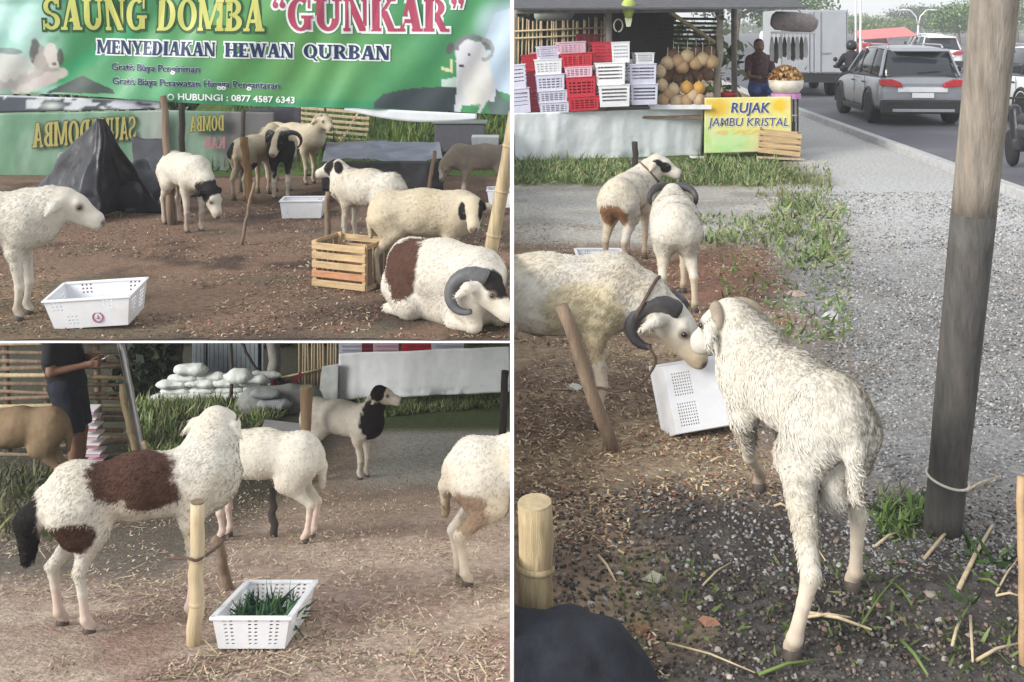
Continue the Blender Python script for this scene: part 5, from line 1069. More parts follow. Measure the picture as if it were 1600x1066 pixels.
small_person(vd, [((0,0,.55),(0,0,.62),.05,.05,1),((0,-.02,.70),(0,-.01,.74),.085,.09,1.1),((0,0,.1),(0,0,.5),.12,.13,.8),((.0,-.11,.68),(0,-.10,.70),.02,.02,1),((-.19,-.05,.45),(-.22,-.16,.20),.045,.035,1),((-.22,-.16,.20),(-.05,-.26,.18),.035,.028,1),((.19,-.05,.45),(.22,-.16,.20),.045,.035,1),((.22,-.16,.20),(.08,-.26,.16),.035,.028,1)]+[((x0,-.26,.18),(x0+.02*q-.03,-.31+.005*abs(q-1),.17),.011,.009,1) for x0 in (-.05,.08) for q in range(4)],
   [((0,0,.12),(0,0,.48),.17,.16,.78),((-.16,0,.50),(.16,0,.50),.075,.075,1),((-.19,-.02,.47),(-.22,-.10,.30),.065,.06,1),((.19,-.02,.47),(.22,-.10,.30),.065,.06,1)],
   [((0,0,-.05),(0,0,.12),.19,.17,.85),((-.1,0,-.02),(-.12,-.3,-.05),.10,.08,1),((.1,0,-.02),(.12,-.3,-.05),.10,.08,1)], [((0,.015,.74),(0,.02,.77),.098,.09,1.08),((0,.05,.68),(0,.06,.60),.07,.05,1)], M_skin, M_vs, mat('blue_cloth', (.06,.10,.27), .8, .25, 14, .1))
bk = empty('snack_basket', 'basket heaped with brown snacks on a white wrapped stand', 'basket', W(1228,146,17.8)); m = MB(); m.lathe([(.20,0),(.27,.10),(.29,.22),(.27,.22),(.18,.05)], 18); m.build('wrapped_bowl', mat('cloudy_wrap', (.62,.58,.50), .5, .2, 8, .3, 12), bk, True)
r = np.random.default_rng(17); n = 260; q = r.normal(0,1,(n,3)); q /= np.linalg.norm(q,axis=1,keepdims=True); q = q*np.array((.26,.24,.26)); q[:,2] = np.abs(q[:,2])+.18; o = scatter('snack_pile', M_chip, q, STONE_V, STONE_F, r.uniform(.05,.09,n), pick(n, [(.30,.15,.05),(.42,.24,.09),(.22,.10,.04),(.5,.36,.18)], r), kind='stuff', tilt=1, zlift=0, seed=18); o.parent = bk
m = MB(); m.lathe([(.19,-.08),(.24,-.08),(.24,0),(.19,0)], 16); m.build('pink_band', mat('pink_cloth', (.55,.28,.50), .7), bk)
for k, x in enumerate((-.16,.16)):
    m = MB(); m.tube([(x,-.12,-.92),(x,-.12,-.085)], .016, 7); m.build('leg', M_darkwood, bk); m = MB(); m.tube([(x,.14,-.92),(x,.14,-.085)], .016, 7); m.build('leg', M_darkwood, bk)
for z in (-.35,-.62): m = MB(); m.bar((-.16,-.12,z),(.16,-.12,z), .02); m.build('cross_bar', M_metal, bk)
rl = empty('rolled_awning', 'rolled brown grey awning hanging at the right end of the stall roof', 'awning', W(1240,36,18)); m = MB(); m.tube([(-.36,0,.05),(-.3,0,.04),(0,0,.02),(.30,0,-.01),(.38,0,-.03)], [.10,.155,.165,.15,.08], 14); o = m.build('cloth_roll', mat('awning_cloth', (.27,.23,.23), .8, .3, 9, .5, 10), rl, True); m = MB(); m.tube([(-.38,-.02,-.16),(.36,-.02,-.16)], .018, 7); m.build('rod', M_whitepl, rl)
GSN = 'snack bags hanging under the rolled awning'
for k in range(9):
    t = empty('snack_bag', ('first','second','third','fourth','fifth','sixth','seventh','eighth','ninth')[k]+' from the left of the snack bags under the rolled awning, '+('dark' if k % 2 else 'pale'), 'bag', W(1206+k*6.6,58,18+.02*(k%2)), random.Random(k).uniform(-.5,.5), GSN); hh = .30+.18*random.Random(k+5).random()
    m = MB(); m.prism([(-.015,0),(.015,0),(.035,-hh*.3),(.04,-hh*.8),(.02,-hh),(-.03,-hh*.95),(-.04,-hh*.5)], 'y', -.018, .018); m.build('bag_body', M_darkwood if k % 2 else mat('clear_bag', (.30,.32,.33), .3), t, bevel=.008); m = MB(); m.tube([(0,0,0),(0,0,.06)], .006, 5); m.build('tie', M_palerope, t)
rp = W(1240,6,18.2); ropeobj('pale cord slanting above the rolled awning', [W(1236,4,18.1), W(1252,20,18.0), W(1262,34,17.95)], .014, M_palerope, 'cord')
# slatted crate by the sign
wc2 = empty('wooden_crate', 'orange brown slatted wooden crate leaning at the right foot of the yellow sign', 'crate', W(1217,242,16.9), R(-10)); wc2.rotation_euler = (0, R(5), R(-10)); 
for k in range(4):
    m = MB(); m.box((-.32,-.02,.005+k*.092),(.32,0,.005+k*.092+.07)); m.build('slat', M_slat, wc2, bevel=.004)
    m = MB(); m.box((-.31,.30,.005+k*.092),(.31,.32,.005+k*.092+.07)); m.build('slat', M_slat, wc2, bevel=.004)
for x in (-.30,.275):
    for y in (.001,.27): m = MB(); m.box((x,y,0),(x+.025,y+.028,.37)); m.build('corner_post', M_oldwood, wc2)
for k in range(3): m = MB(); m.box((-.27,.03+k*.085,.012),(.27,.03+k*.085+.06,.022)); m.build('bottom_slat', M_oldwood, wc2)
for k, (px, py, w, lb) in enumerate(((1090,250,.22,'white scrap of board in the grass below the sign'),(1140,243,.30,'pale board lying under the yellow sign'),(1220,252,.7,'flat pale board lying in front of the slatted crate'))):
    m = MB(); m.box((-w/2,-.08,0),(w/2,.08,.025)); tag(m.build('board', M_whitepl if k < 2 else M_bamboo_pale, None, bevel=.004, loc=TG(px,py)+Vector((0,0,.03)), rot=(0,R(3),R(5))), lb, 'board')
# stakes in the yard
a0 = TG(1003,318); stake('dark_stake', 'dark thin stake in the grass before the white tarp of the stall', 'stake', TG(995,300), W(991,222,TG(995,300).y), .045, .040, M_darkwood, rough=.012)
a0 = T(958,703); b0 = W(876,478,a0.y-.06); stake('leaning_stake', 'split weathered stake leaning before the large dirty ram', 'stake', a0, b0, .036, .034, M_oldwood, rough=.010, n=9)
a0 = T(836,1010); a0 = Vector((a0.x, a0.y, 0)); stake('bamboo_post', 'thick sawn bamboo post standing in the front left corner of the right yard', 'post', a0, W(838,786,a0.y), .062, .058, mat('split_bamboo', (.40,.31,.18), .75, .4, 5, .5, 30, tint=((.20,.14,.08), 3, .52, .75), stretch=(9,9,.6)), rough=.006, n=20, nodes=(.55,), cap=M_bamboo)
a0 = T(1592,1040); stake('bamboo_stake', 'orange bamboo stake at the right edge beside the cut leaves', 'stake', Vector((a0.x+.02,a0.y,0)), W(1594,745,a0.y), .016, .014, mat('orange_bamboo', (.45,.30,.17), .6, .3, 5, .2), rough=.004)
d17 = T(958,640).y; ropeobj('dark rope running from the ram horn to the leaning stake', [W(1012,540,d17-.5), W(1024,566,d17-.5), W(1000,600,d17-.45), W(965,612,d17-.4), W(935,606,d17-.35), W(912,612,d17-.3), W(921,616,d17-.42)], .0075)
# feed crates
GCR = 'white feed crates in the yard beside the road'
c0 = T(1112,690); t = trough('white plastic crate tipped on its side between the two large sheep', Vector((c0.x-.01,c0.y+.10,.205)), 0, .42, .35, .17, tap=.93, group=GCR, fr=blocks((2,11,2,15)), sd=lambda i, j: False, floor_lift=0)
t.rotation_euler = (R(-112), R(-5), R(12))
for ch in list(t.children):
    if ch.name.startswith('crate_floor'): bpy.data.objects.remove(ch)
lb_, wb_ = .21*.93, .175*.93
hole_panel(60, 44, ((-lb_,-wb_,.004),(lb_,-wb_,.004),(lb_,wb_,.004),(-lb_,wb_,.004)), lambda i, j: (i % 2 == 1 and j % 2 == 1) and ((4 < i < 20) and (3 < j < 20 or 23 < j < 40)), .005, M_whitepl, 'crate_floor', t)
trough('white plastic crate half hidden behind the far pair of sheep', T(938,424)+Vector((0,.1,0)), 0, .40, .3, .14, group=GCR, fr=blocks((4,9,6,14),(14,19,6,14),(26,33,6,14)))
# electric pole
a0 = T(1472,832); pt = W(1556,-14,4.24); po = empty('electric_pole', 'thick leaning electric pole, dark below and grey brown above, at the roadside', 'pole', a0)
M_pl = mat('pole_wood', (.225,.195,.16), .85, .4, 7, .5, 22, tint=((.24,.17,.12), 3.2, .58, .6), stretch=(5,5,.7)); M_pb = mat('pole_tar', (.075,.071,.066), .7, .4, 8, .4, 20, tint=((.13,.10,.085), 3, .55, .6), stretch=(4,4,.8))
tp = pt-a0; fr_ = .605
rw_ = random.Random(2)
def ptube(f0, f1, r0, r1, m_, nm, k=10):
    m = MB(); m.tube([tp*(f0+(f1-f0)*i/k) for i in range(k+1)], [(r0+(r1-r0)*i/k)*(1+rw_.uniform(-.012,.012)) for i in range(k+1)], 28); return m.build(nm, m_, po, True)
ptube(-.02, fr_, .075, .086, M_pb, 'tarred_base'); ptube(fr_-.002, 1.6, .0855, .093, M_pl, 'pole_shaft', 16)
m = MB(); c = tp*.105; ax = tp.normalized(); a1 = ax.orthogonal().normalized(); a2 = ax.cross(a1); m.tube([c+(a1*math.cos(t)+a2*math.sin(t))*.081+Vector((0,0,-.012*math.cos(t+1))) for t in np.linspace(0,2*math.pi,33)], .0055, 7); tag(m.build('rope_ring', M_palerope, None, True, loc=a0), 'pale rope tied round the foot of the electric pole', 'rope')
# dark bundle at the very front
V, Q = field_mesh([((-.22,0,.05),(.06,0,.06),.19,.15,.06,1),((-.02,.02,.06),(.14,.0,.02),.15,.10,.06,1),((.1,-.05,.0),(.24,-.08,-.02),.10,.06,.06,1)], .014); Q = orient(V,Q); N = vnormals(V,Q); V = V+N*((fnoise(V*np.array((1,1,1)), .13, 141, 3)-.5)*.05)[:,None]
C = np.repeat(np.array((.017,.019,.027))[None], len(V), 0); C = mixc(C, sst(.03,-.02,V[:,2])*sst(0,-.08,V[:,0])*sst(-.05,-.1,V[:,1]), (.5,.5,.5)); o = link('dark_bundle', npmesh(V, Q, C, True), mat('navy_cloth', attr=True, rough=.95, var=.4, scale=14, bump=.4, bscale=90, bdist=.01), None, loc=Vector((.20,3.45,.0))); tag(o, 'dark navy furry bundle in the bottom left corner of the right yard', 'bundle'); wallcut(o, 1)
# gravel, chips, litter, grass
r = np.random.default_rng(23)
def keep_gravel(p): 
    gx = 1.15+(p[:,1]-4.3)*.23; return p[:,0] > gx+.05+r.normal(0,.40,len(p))
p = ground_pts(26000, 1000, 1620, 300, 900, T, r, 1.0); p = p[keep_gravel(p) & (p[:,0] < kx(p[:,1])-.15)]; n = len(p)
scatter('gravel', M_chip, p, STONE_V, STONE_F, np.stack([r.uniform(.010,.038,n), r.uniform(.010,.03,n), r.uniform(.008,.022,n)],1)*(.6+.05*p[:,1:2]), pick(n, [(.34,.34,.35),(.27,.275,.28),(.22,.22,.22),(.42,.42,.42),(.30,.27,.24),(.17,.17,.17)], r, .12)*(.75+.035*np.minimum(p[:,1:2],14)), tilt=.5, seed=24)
p = ground_pts(26000, 803, 1330, 350, 1066, T, r, .9); gx = 1.15+(p[:,1]-4.3)*.23; k = (p[:,0] > .02) & (p[:,0] < gx) & ~((p[:,1] < 4.75+r.normal(0,.1,len(p))) & (p[:,0] > .5)); k &= fnoise(p,.5,151,3)+r.normal(0,.05,len(p)) > .42; p = p[k]; n = len(p)
scatter('wood_shavings', M_chip, p, CHIP_V, CHIP_F, np.stack([r.uniform(.012,.036,n), r.uniform(.012,.03,n), r.uniform(.02,.04,n)],1), pick(n, [(.46,.35,.22),(.36,.27,.17),(.24,.15,.10),(.16,.11,.08),(.30,.14,.10),(.55,.45,.30)], r, .2), seed=25, zlift=.006)
p = ground_pts(5000, 803, 1600, 770, 1066, T, r); p = p[p[:,0] > .03]; n = len(p); scatter('dark_soil_crumbs', M_chip, p, STONE_V, STONE_F, np.stack([r.uniform(.006,.022,n)]*3,1), pick(n, [(.07,.06,.055),(.11,.10,.09),(.05,.045,.045),(.20,.17,.15),(.13,.10,.08)], r, .2), tilt=.5, seed=26)
n = 90; p = ground_pts(n, 880, 1590, 840, 1066, T, r); scatter('pebbles', M_chip, p, STONE_V, STONE_F, np.stack([r.uniform(.018,.045,n), r.uniform(.018,.04,n), r.uniform(.012,.025,n)],1), pick(n, [(.34,.31,.29),(.26,.25,.25),(.42,.37,.33),(.22,.14,.11)], r), tilt=.4, seed=27)
for k, (px, py, w, c, lb) in enumerate(((1020,906,.075,(.34,.33,.25),'greyish flat stone flake in front of the dark bundle'),(1000,985,.07,(.22,.13,.075),'brown dry leaf right of the dark bundle'),(1108,975,.06,(.33,.17,.11),'orange brown broken shard on the dark soil'),(1108,938,.035,(.45,.40,.37),'small pinkish white stone on the dark soil'),(1455,932,.05,(.30,.25,.22),'grey brown stone below the electric pole'),(895,608,.09,(.55,.53,.48),'white paper scrap behind the leaning stake'),(1300,497,.14,(.40,.40,.40),'larger grey stone in the gravel behind the front sheep'),(1245,462,.12,(.45,.34,.30),'pinkish stone at the edge of the gravel'))):
    m = MB(); m.add([(q[0]*w*1.4, q[1]*w*1.1, (q[2]+.2)*w*.5) for q in STONE_V], STONE_F); me = m.mesh(); o = link('stone' if 'stone' in lb else 'litter', me, mat('litter_%s' % ['a','b','c','d','e','f','g','h'][k], c, .85, .25, 18, .3), None, loc=T(px,py)+Vector((0,0,.004)), rot=(0,0,k*1.3)); tag(o, lb, 'stone' if 'stone' in lb else 'litter')
def rgrass(name, n, px0, px1, py0, py1, hmin, hmax, pal, seed, wid, keep=None, tilt=.4):
    p = ground_pts(n, px0, px1, py0, py1, T, r); p = p[p[:,0] > .03]; k = (fnoise(p, .45, seed, 3)+r.normal(0,.10,len(p)))*np.clip(1.25-.55*np.abs(2*(YH+F*CH/p[:,1]-py0)/(py1-py0)-1)**2, 0, 1.2) > .42
    if keep is not None: k &= keep(p)
    p = p[k]; m_ = len(p); hs = r.uniform(hmin, hmax, m_)*(.5+fnoise(p,.6,seed+1,2)); scatter(name, M_leaf, p, BLADE_V, BLADE_F, np.stack([r.uniform(wid*.6,wid*1.3,m_), hs*.9, hs],1), pick(m_, pal, r, .2), tilt=tilt, seed=seed)
rgrass('verge_grass', 6500, 803, 1215, 249, 292, .04, .15, GPAL, 161, .34, tilt=.55)
rgrass('weed_clump', 1700, 1195, 1325, 300, 425, .03, .17, GPAL, 162, .4, tilt=.7, keep=lambda p: ((800+p[:,0]/p[:,1]*F-1262)/62)**2+((YH+F*CH/p[:,1]-362)/58)**2 < 1.0+r.normal(0,.35,len(p)))
rgrass('weed_patch', 900, 1090, 1230, 335, 385, .02, .09, GPAL, 163, .35, tilt=.6)
rgrass('weed_patch', 700, 1180, 1300, 255, 310, .03, .10, [(.20,.22,.10),(.15,.19,.07),(.30,.28,.14)], 164, .4)
rgrass('verge_weeds', 900, 1120, 1330, 380, 540, .02, .09, GPAL, 168, .35, tilt=.8)
rgrass('pole_grass', 700, 1370, 1470, 765, 850, .03, .09, [(.09,.16,.035),(.14,.20,.06),(.05,.09,.03)], 165, .25, tilt=.9)
rgrass('cut_leaves', 500, 1500, 1605, 850, 960, .06, .20, [(.07,.14,.03),(.12,.20,.06),(.04,.08,.025)], 166, .35, tilt=.8)
rgrass('sparse_grass', 900, 960, 1600, 860, 1066, .01, .06, [(.08,.12,.035),(.12,.16,.05)], 167, .2, tilt=.9)
# cut stalks lying about: the large ones one by one
STL = ['long pale stalk lying behind the near hind hoof of the front sheep','shorter pale stalk beside the long one at the near hind hoof','green stalk crossing the dark soil right of the long pale stalk','short pale stalk between the front sheep and the electric pole','pale stalk slanting at the foot of the electric pole','thick pale stalk standing out between the electric pole and the orange stake','pale stalk in the gravel right of the electric pole','long thin stalk at the very front right of the dark bundle','pale straw right of the sawn bamboo post','pale straw left of the front sheep leg','pale stalk at the very front left of the orange stake','upright lying pale stalk at the bottom right','thin green stalk below the electric pole','short pale stalk left of the upright lying one at the bottom right','bent pale stalk touching the orange stake','green stalk at the very front beside the near hoof','green stalk at the very front below the electric pole','pale stalk pointing to the orange stake','short green stalk left of the bent pale stalk','small pale straw behind the hind legs of the front sheep','pale straw on the shavings behind the front sheep','small pale straw on the shavings left of the front leg']
GST = 'pale cut stalks lying on the dark soil'
for k, (x0,y0,x1,y1,w,g) in enumerate(((1258,962,1362,994,.007,0),(1256,970,1330,975,.006,0),(1342,988,1402,908,.004,1),(1368,858,1408,838,.006,0),(1444,878,1500,822,.007,0),(1498,925,1550,830,.009,0),(1502,776,1562,752,.006,0),(1042,1010,1180,1062,.004,0),(935,873,962,918,.006,0),(1098,920,1142,888,.004,0),(1525,1038,1590,1016,.006,0),(1516,968,1520,1045,.006,0),(1398,918,1425,955,.005,1),(1488,1015,1500,980,.006,0),(1556,932,1592,880,.004,0),(1185,1060,1275,1042,.006,1),(1408,1006,1450,1066,.007,1),(1556,936,1598,942,.005,0),(1530,910,1562,926,.006,1),(1270,860,1290,885,.004,0),(1110,725,1135,722,.006,0),(1210,795,1230,800,.006,0))):
    a_, b_ = T(x0,y0), T(x1,y1); a_.z = .012; b_.z = .022; m = MB(); md = a_.lerp(b_,.5)+Vector((0,0,.012)); m.tube([a_-a_, md-a_, b_-a_], [w, w*.9, w*.6], 6); o = m.build('cut_stalk', M_bamboo_pale if g == 0 else mat('green_stalk', (.13,.19,.05), .6, .2, 20, .1), None, True, loc=a_); tag(o, STL[k], 'stalk', GST if g == 0 else 'green stalks lying on the dark soil')
# ------------------------------------------------------------------ traffic and the far side of the road
M_glass = mat('tinted_glass', (.035,.04,.048), .08, .05, 3, 0, spec=.6); M_tyre = mat('tyre_rubber', (.022,.022,.024), .8, .2, 20, .1); M_rim = mat('rim_metal', (.42,.43,.45), .35, .1, 10, 0, metal=.6)
M_black = mat('black_trim', (.03,.03,.032), .6, .15, 12, .05); M_tail = mat('tail_light', (.45,.02,.03), .2, .1, 20, 0, spec=.6); M_plate = mat('number_plate', (.78,.78,.80), .5, .04, 6, 0)
def wheel(par, x, y, r, w, side):
    t = bpy.data.objects.new('wheel', None); COL.objects.link(t); t.parent = par; t.location = (x, y, r); t.rotation_euler = (0, R(90), 0)
    m = MB(); m.lathe([(r*.62,-w/2),(r*.93,-w/2),(r,-w*.32),(r,w*.32),(r*.93,w/2),(r*.62,w/2),(r*.60,0)], 24); m.build('tyre', M_tyre, t, True)
    m = MB(); zz = side*w*.42; m.lathe([(.02,zz),(r*.15,zz),(r*.2,zz-side*.02),(r*.58,zz-side*.05),(r*.61,zz)], 20); m.build('rim', M_rim, t, True)
    for k in range(5): m = MB(); c, s_ = math.cos(k*1.2566), math.sin(k*1.2566); m.bar((r*.12*c,r*.12*s_,zz-side*.012),(r*.59*c,r*.59*s_,zz-side*.012), .055, .02); m.build('spoke', M_rim, t) if False else None
    return t
def loft(sts, m, name, par, sub=1, closed=True):
    """sts: list of (y, [(half width, z), ...] from bottom to top); mirrored left and right"""
    k = len(sts[0][1]); vs = []; fs = []
    for y, ring in sts: vs += [(-w, y, z) for w, z in ring]+[(w, y, z) for w, z in ring[::-1]]
    n = 2*k
    for i in range(len(sts)-1):
        for j in range(n): fs.append((i*n+j, i*n+(j+1)%n, (i+1)*n+(j+1)%n, (i+1)*n+j))
    fs += [tuple(range(n)), tuple(range((len(sts)-1)*n, len(sts)*n))[::-1]]
    mb = MB(); mb.add(vs, fs); o = mb.build(name, m, par, True)
    if sub: s_ = o.modifiers.new('sub', 'SUBSURF'); s_.levels = sub; s_.render_levels = sub
    return o
def suv(label, loc, rz, paint, name='parked_car', group=None, plate=True):
    t = empty(name, label, 'car', loc, rz, group)
    low = lambda y, wb, zb, zt, cr=0: (y, [(wb-.07,zb),(wb,zb+.10),(wb+.01,zb+.34),(wb-.03+cr,zt-.10),(wb-.09+cr,zt)])
    loft([low(.02,.78,.42,.98),low(.10,.86,.32,1.03),low(.30,.90,.27,1.05),low(1.2,.90,.24,1.04),low(2.4,.90,.24,1.02),low(3.1,.89,.24,1.00),low(3.75,.87,.26,.92),low(4.15,.82,.32,.80),low(4.28,.70,.42,.72)], paint, 'body', t, 2)
    rf = lambda y, w, z: (y, [(w,z-.05),(w-.03,z),(w-.25,z+.035)])
    loft([rf(.30,.62,1.555),rf(.45,.65,1.585),rf(1.2,.67,1.62),rf(2.0,.655,1.60),rf(2.45,.61,1.54)], paint, 'roof', t, 1)
    m = MB(); m.add([(-.60,.30,1.555),(.60,.30,1.555),(.57,.16,1.525),(-.57,.16,1.525),(-.60,.30,1.59),(.60,.30,1.59),(.57,.15,1.55),(-.57,.15,1.55)], [(0,1,2,3),(7,6,5,4),(0,4,5,1),(1,5,6,2),(2,6,7,3),(3,7,4,0)]); m.build('spoiler', paint, t, bevel=.01)
    gl = lambda y, wb, zb, wt, zt: (y, [(wb,zb),(wb*.55+wt*.45,zb*.5+zt*.5),(wt,zt)])
    loft([gl(.16,.76,1.0,.62,1.06),gl(.36,.79,1.0,.60,1.53),gl(1.2,.81,1.0,.64,1.585),gl(2.0,.81,1.0,.63,1.57),gl(2.45,.80,1.0,.58,1.51),gl(3.15,.76,.98,.66,1.03)], M_glass, 'cabin_glass', t, 0)
    for sg in (-1, 1):                                              # pillars, rails, lamps, mirrors, handles, cladding
        for y0, y1, wd_ in ((.20,.42,.10),(1.02,1.06,.06),(1.92,1.90,.06)): m = MB(); m.bar((sg*.800,y0,1.02),(sg*.635,y1,1.56),.035,wd_,up=(0,1,0)); m.build('pillar', paint if y0 < .5 else M_black, t)
        m = MB(); m.bar((sg*.775,3.02,1.03),(sg*.60,2.42,1.53),.04,.05,up=(0,1,0)); m.build('pillar', paint, t)
        m = MB(); m.tube([(sg*.56,.5,1.60),(sg*.56,.62,1.665),(sg*.555,1.9,1.665),(sg*.55,2.05,1.61)], .018, 7); m.build('roof_rail', M_rim, t, True)
        m = MB(); m.prism([(.40,.80),(.84,.83),(.87,.96),(.62,.97),(.44,.90)] if sg > 0 else [(-.40,.80),(-.84,.83),(-.87,.96),(-.62,.97),(-.44,.90)], 'y', -.045, .10); m.build('tail_light', M_tail, t, bevel=.012)
        m = MB(); m.lathe([(.001,-.1),(.07,-.06),(.09,0),(.07,.06),(.001,.1)], 10, Matrix.Translation((sg*.99,2.65,1.08)) @ Matrix.Diagonal((1,.6,.85,1))); m.build('mirror', M_black, t, True)
        for y in (1.18, 2.08): m = MB(); m.bar((sg*.895,y,.86),(sg*.895,y+.18,.86),.025,.03); m.build('door_handle', M_black, t, bevel=.005)
        for y in (1.08, 2.02): m = MB(); m.box((sg*.9-.004,y-.006,.34),(sg*.9+.004,y+.006,.98)); m.build('door_gap', M_black, t)
        m = MB(); m.box((sg*.905-.02,1.25,.22),(sg*.905+.02,3.0,.34)); m.build('sill_cladding', M_black, t, bevel=.015)
        for y in (.82, 3.42):
            m = MB(); m.tube([(sg*.885, y+.40*math.cos(a), .34+.40*math.sin(a)) for a in np.linspace(-.15, math.pi+.15, 15)], .045, 7); m.build('wheel_arch', M_black, t, True)
            wheel(t, sg*.80, y, .345, .22, sg)
    m = MB(); m.box((-.84,-.05,.26),(.84,.12,.54)); m.build('rear_bumper', M_black, t, bevel=.03); m = MB(); m.box((-.62,-.058,.30),(.62,-.045,.36)); m.build('skid_plate', M_rim, t, bevel=.004)
    m = MB(); m.box((-.50,-.012,.70),(.50,.03,.80)); m.build('plate_recess', M_whitepl if plate else M_black, t, bevel=.008)
    m = MB(); m.box((-.22,-.024,.585),(.22,-.008,.685)); m.build('number_plate', M_plate, t, bevel=.004); m = MB(); m.box((-.42,-.002,.86),(.42,.02,.885)); m.build('chrome_strip', M_rim, t)
    for a_, b_ in (((-.25,.205,1.07),(.18,.225,1.12)),): m = MB(); m.bar((-.05,.145,1.09),(.40,.165,1.13),.018,.02); m.build('wiper', M_black, t)
    return t
M_silver = mat('silver_paint', (.36,.37,.40), .30, .05, 4, 0, metal=.6); M_whitecar = mat('white_car_paint', (.72,.73,.74), .3, .04, 4, 0); M_redcar = mat('red_car_paint', (.45,.06,.06), .3, .05, 4, 0)
suv('silver SUV driving away on the road, half behind the electric pole', Vector((8.42, 22.3, .03)), R(-4), M_silver, 'silver_car')
suv('white car at the right edge of the road behind the electric pole', Vector((11.55, 22.0, .03)), R(-3), M_whitecar, 'white_car')
suv('pale car far ahead on the road above the roof of the silver SUV', Vector((18.6, 47, .03)), R(-8), M_whitecar, 'white_car')
suv('red car far down the road left of the silver SUV roof', Vector((22.0, 66, .03)), R(-12), M_redcar, 'red_car')
suv('distant white car far down the road beside the red car', Vector((23.2, 60, .03)), R(-10), M_whitecar, 'white_car')
# box truck
tr = empty('box_truck', 'grey box truck standing on the road behind the stall', 'truck', Vector((8.75, 31.5, .03)), R(-6)); M_box = mat('truck_box', (.36,.38,.41), .5, .1, 3, .05, 10, tint=((.36,.36,.37), 2, .52, .5))
m = MB(); m.box((-.95,0,.68),(.95,4.2,2.52)); m.build('cargo_box', M_box, tr, bevel=.02)
for x in (-.95,.93): m = MB(); m.box((x,-.02,.66),(x+.02,.0,2.54)); m.build('corner_trim', M_rim, tr)
for sg in (-1,1):
    m = MB(); m.box((min(sg*.02,sg*.90),-.030,.72),(max(sg*.02,sg*.90),-.003,2.48)); m.build('rear_door', M_box, tr, bevel=.008)
    m = MB(); m.tube([(sg*.16,-.05,.70),(sg*.16,-.05,2.46)], .016, 7); m.build('latch_bar', M_rim, tr); m = MB(); m.box((min(sg*.2,sg*.45),-.055,1.25),(max(sg*.2,sg*.45),-.035,1.30)); m.build('latch_handle', M_rim, tr)
m = MB(); m.box((-.85,.0,.50),(.85,4.0,.66)); m.build('chassis', M_black, tr); m = MB(); m.box((-.8,-.06,.42),(.8,.0,.52)); m.build('bumper_bar', M_black, tr)
for sg in (-1,1):
    wheel(tr, sg*.72, 1.0, .40, .42, sg); wheel(tr, sg*.75, 4.6, .40, .24, sg); m = MB(); m.box((sg*.72-.08,-.075,.43),(sg*.72+.08,-.061,.51)); m.build('tail_light', M_tail, tr)
m = MB(); m.box((-.9,4.25,.5),(.9,5.7,1.9)); m.build('cab', M_whitecar, tr, bevel=.15)
# rider
mb_ = empty('motorbike', 'dark scooter with a red tail light beside the silver SUV', 'motorbike', Vector((8.72, 27.6, .03)), R(-6))
def bike(t, col=M_black):
    for y in (.2, 1.4):
        w_t = bpy.data.objects.new('wheel', None); COL.objects.link(w_t); w_t.parent = t; w_t.location = (0,y,.28); w_t.rotation_euler = (0,R(90),0); q = MB(); q.lathe([(.18,-.05),(.25,-.05),(.28,0),(.25,.05),(.18,.05)], 20); q.build('tyre', M_tyre, w_t, True); q = MB(); q.lathe([(.02,-.03),(.17,-.02),(.17,.02),(.02,.03)], 16); q.build('rim', M_rim, w_t, True)
    V, Q = field_mesh([((0,-.02,.62),(0,.55,.60),.11,.14,.05,1),((0,.5,.45),(0,1.0,.35),.13,.09,.05,1),((0,1.05,.4),(0,1.22,.85),.10,.08,.05,.7)], .03); link('bike_body', npmesh(V, orient(V,Q), smooth=True), col, t)
    V, Q = field_mesh([((0,-.05,.76),(0,.65,.74),.09,.11,.05,.8)], .03); link('saddle', npmesh(V, orient(V,Q), smooth=True), M_black, t)
    q = MB(); q.tube([(-.33,1.05,.98),(-.1,1.16,1.02),(.1,1.16,1.02),(.33,1.05,.98)], .018, 7); q.build('handlebar', M_black, t, True); q = MB(); q.box((-.09,-.17,.60),(.09,-.12,.70)); q.build('tail_light', M_tail, t, bevel=.012); q = MB(); q.box((-.12,-.16,.38),(.12,-.145,.47)); q.build('number_plate', M_plate, t); q = MB(); q.tube([(.16,-.12,.30),(.16,.5,.28)], .05, 9); q.build('exhaust', M_rim, t, True)
    for sg in (-1,1): q = MB(); q.tube([(sg*.26,1.08,1.0),(sg*.30,1.06,1.15)], .01, 6); q.lathe([(.005,-.03),(.06,-.01),(.06,.01),(.005,.03)], 10, Matrix.Translation((sg*.31,1.05,1.18)) @ Matrix.Rotation(R(90),4,'X')); q.build('mirror', M_black, t, True)
bike(mb_)
rd_ = empty('person', 'rider in a dark jacket and dark helmet on the scooter by the silver SUV', 'person', Vector((8.72, 27.9, .03)), R(-6))
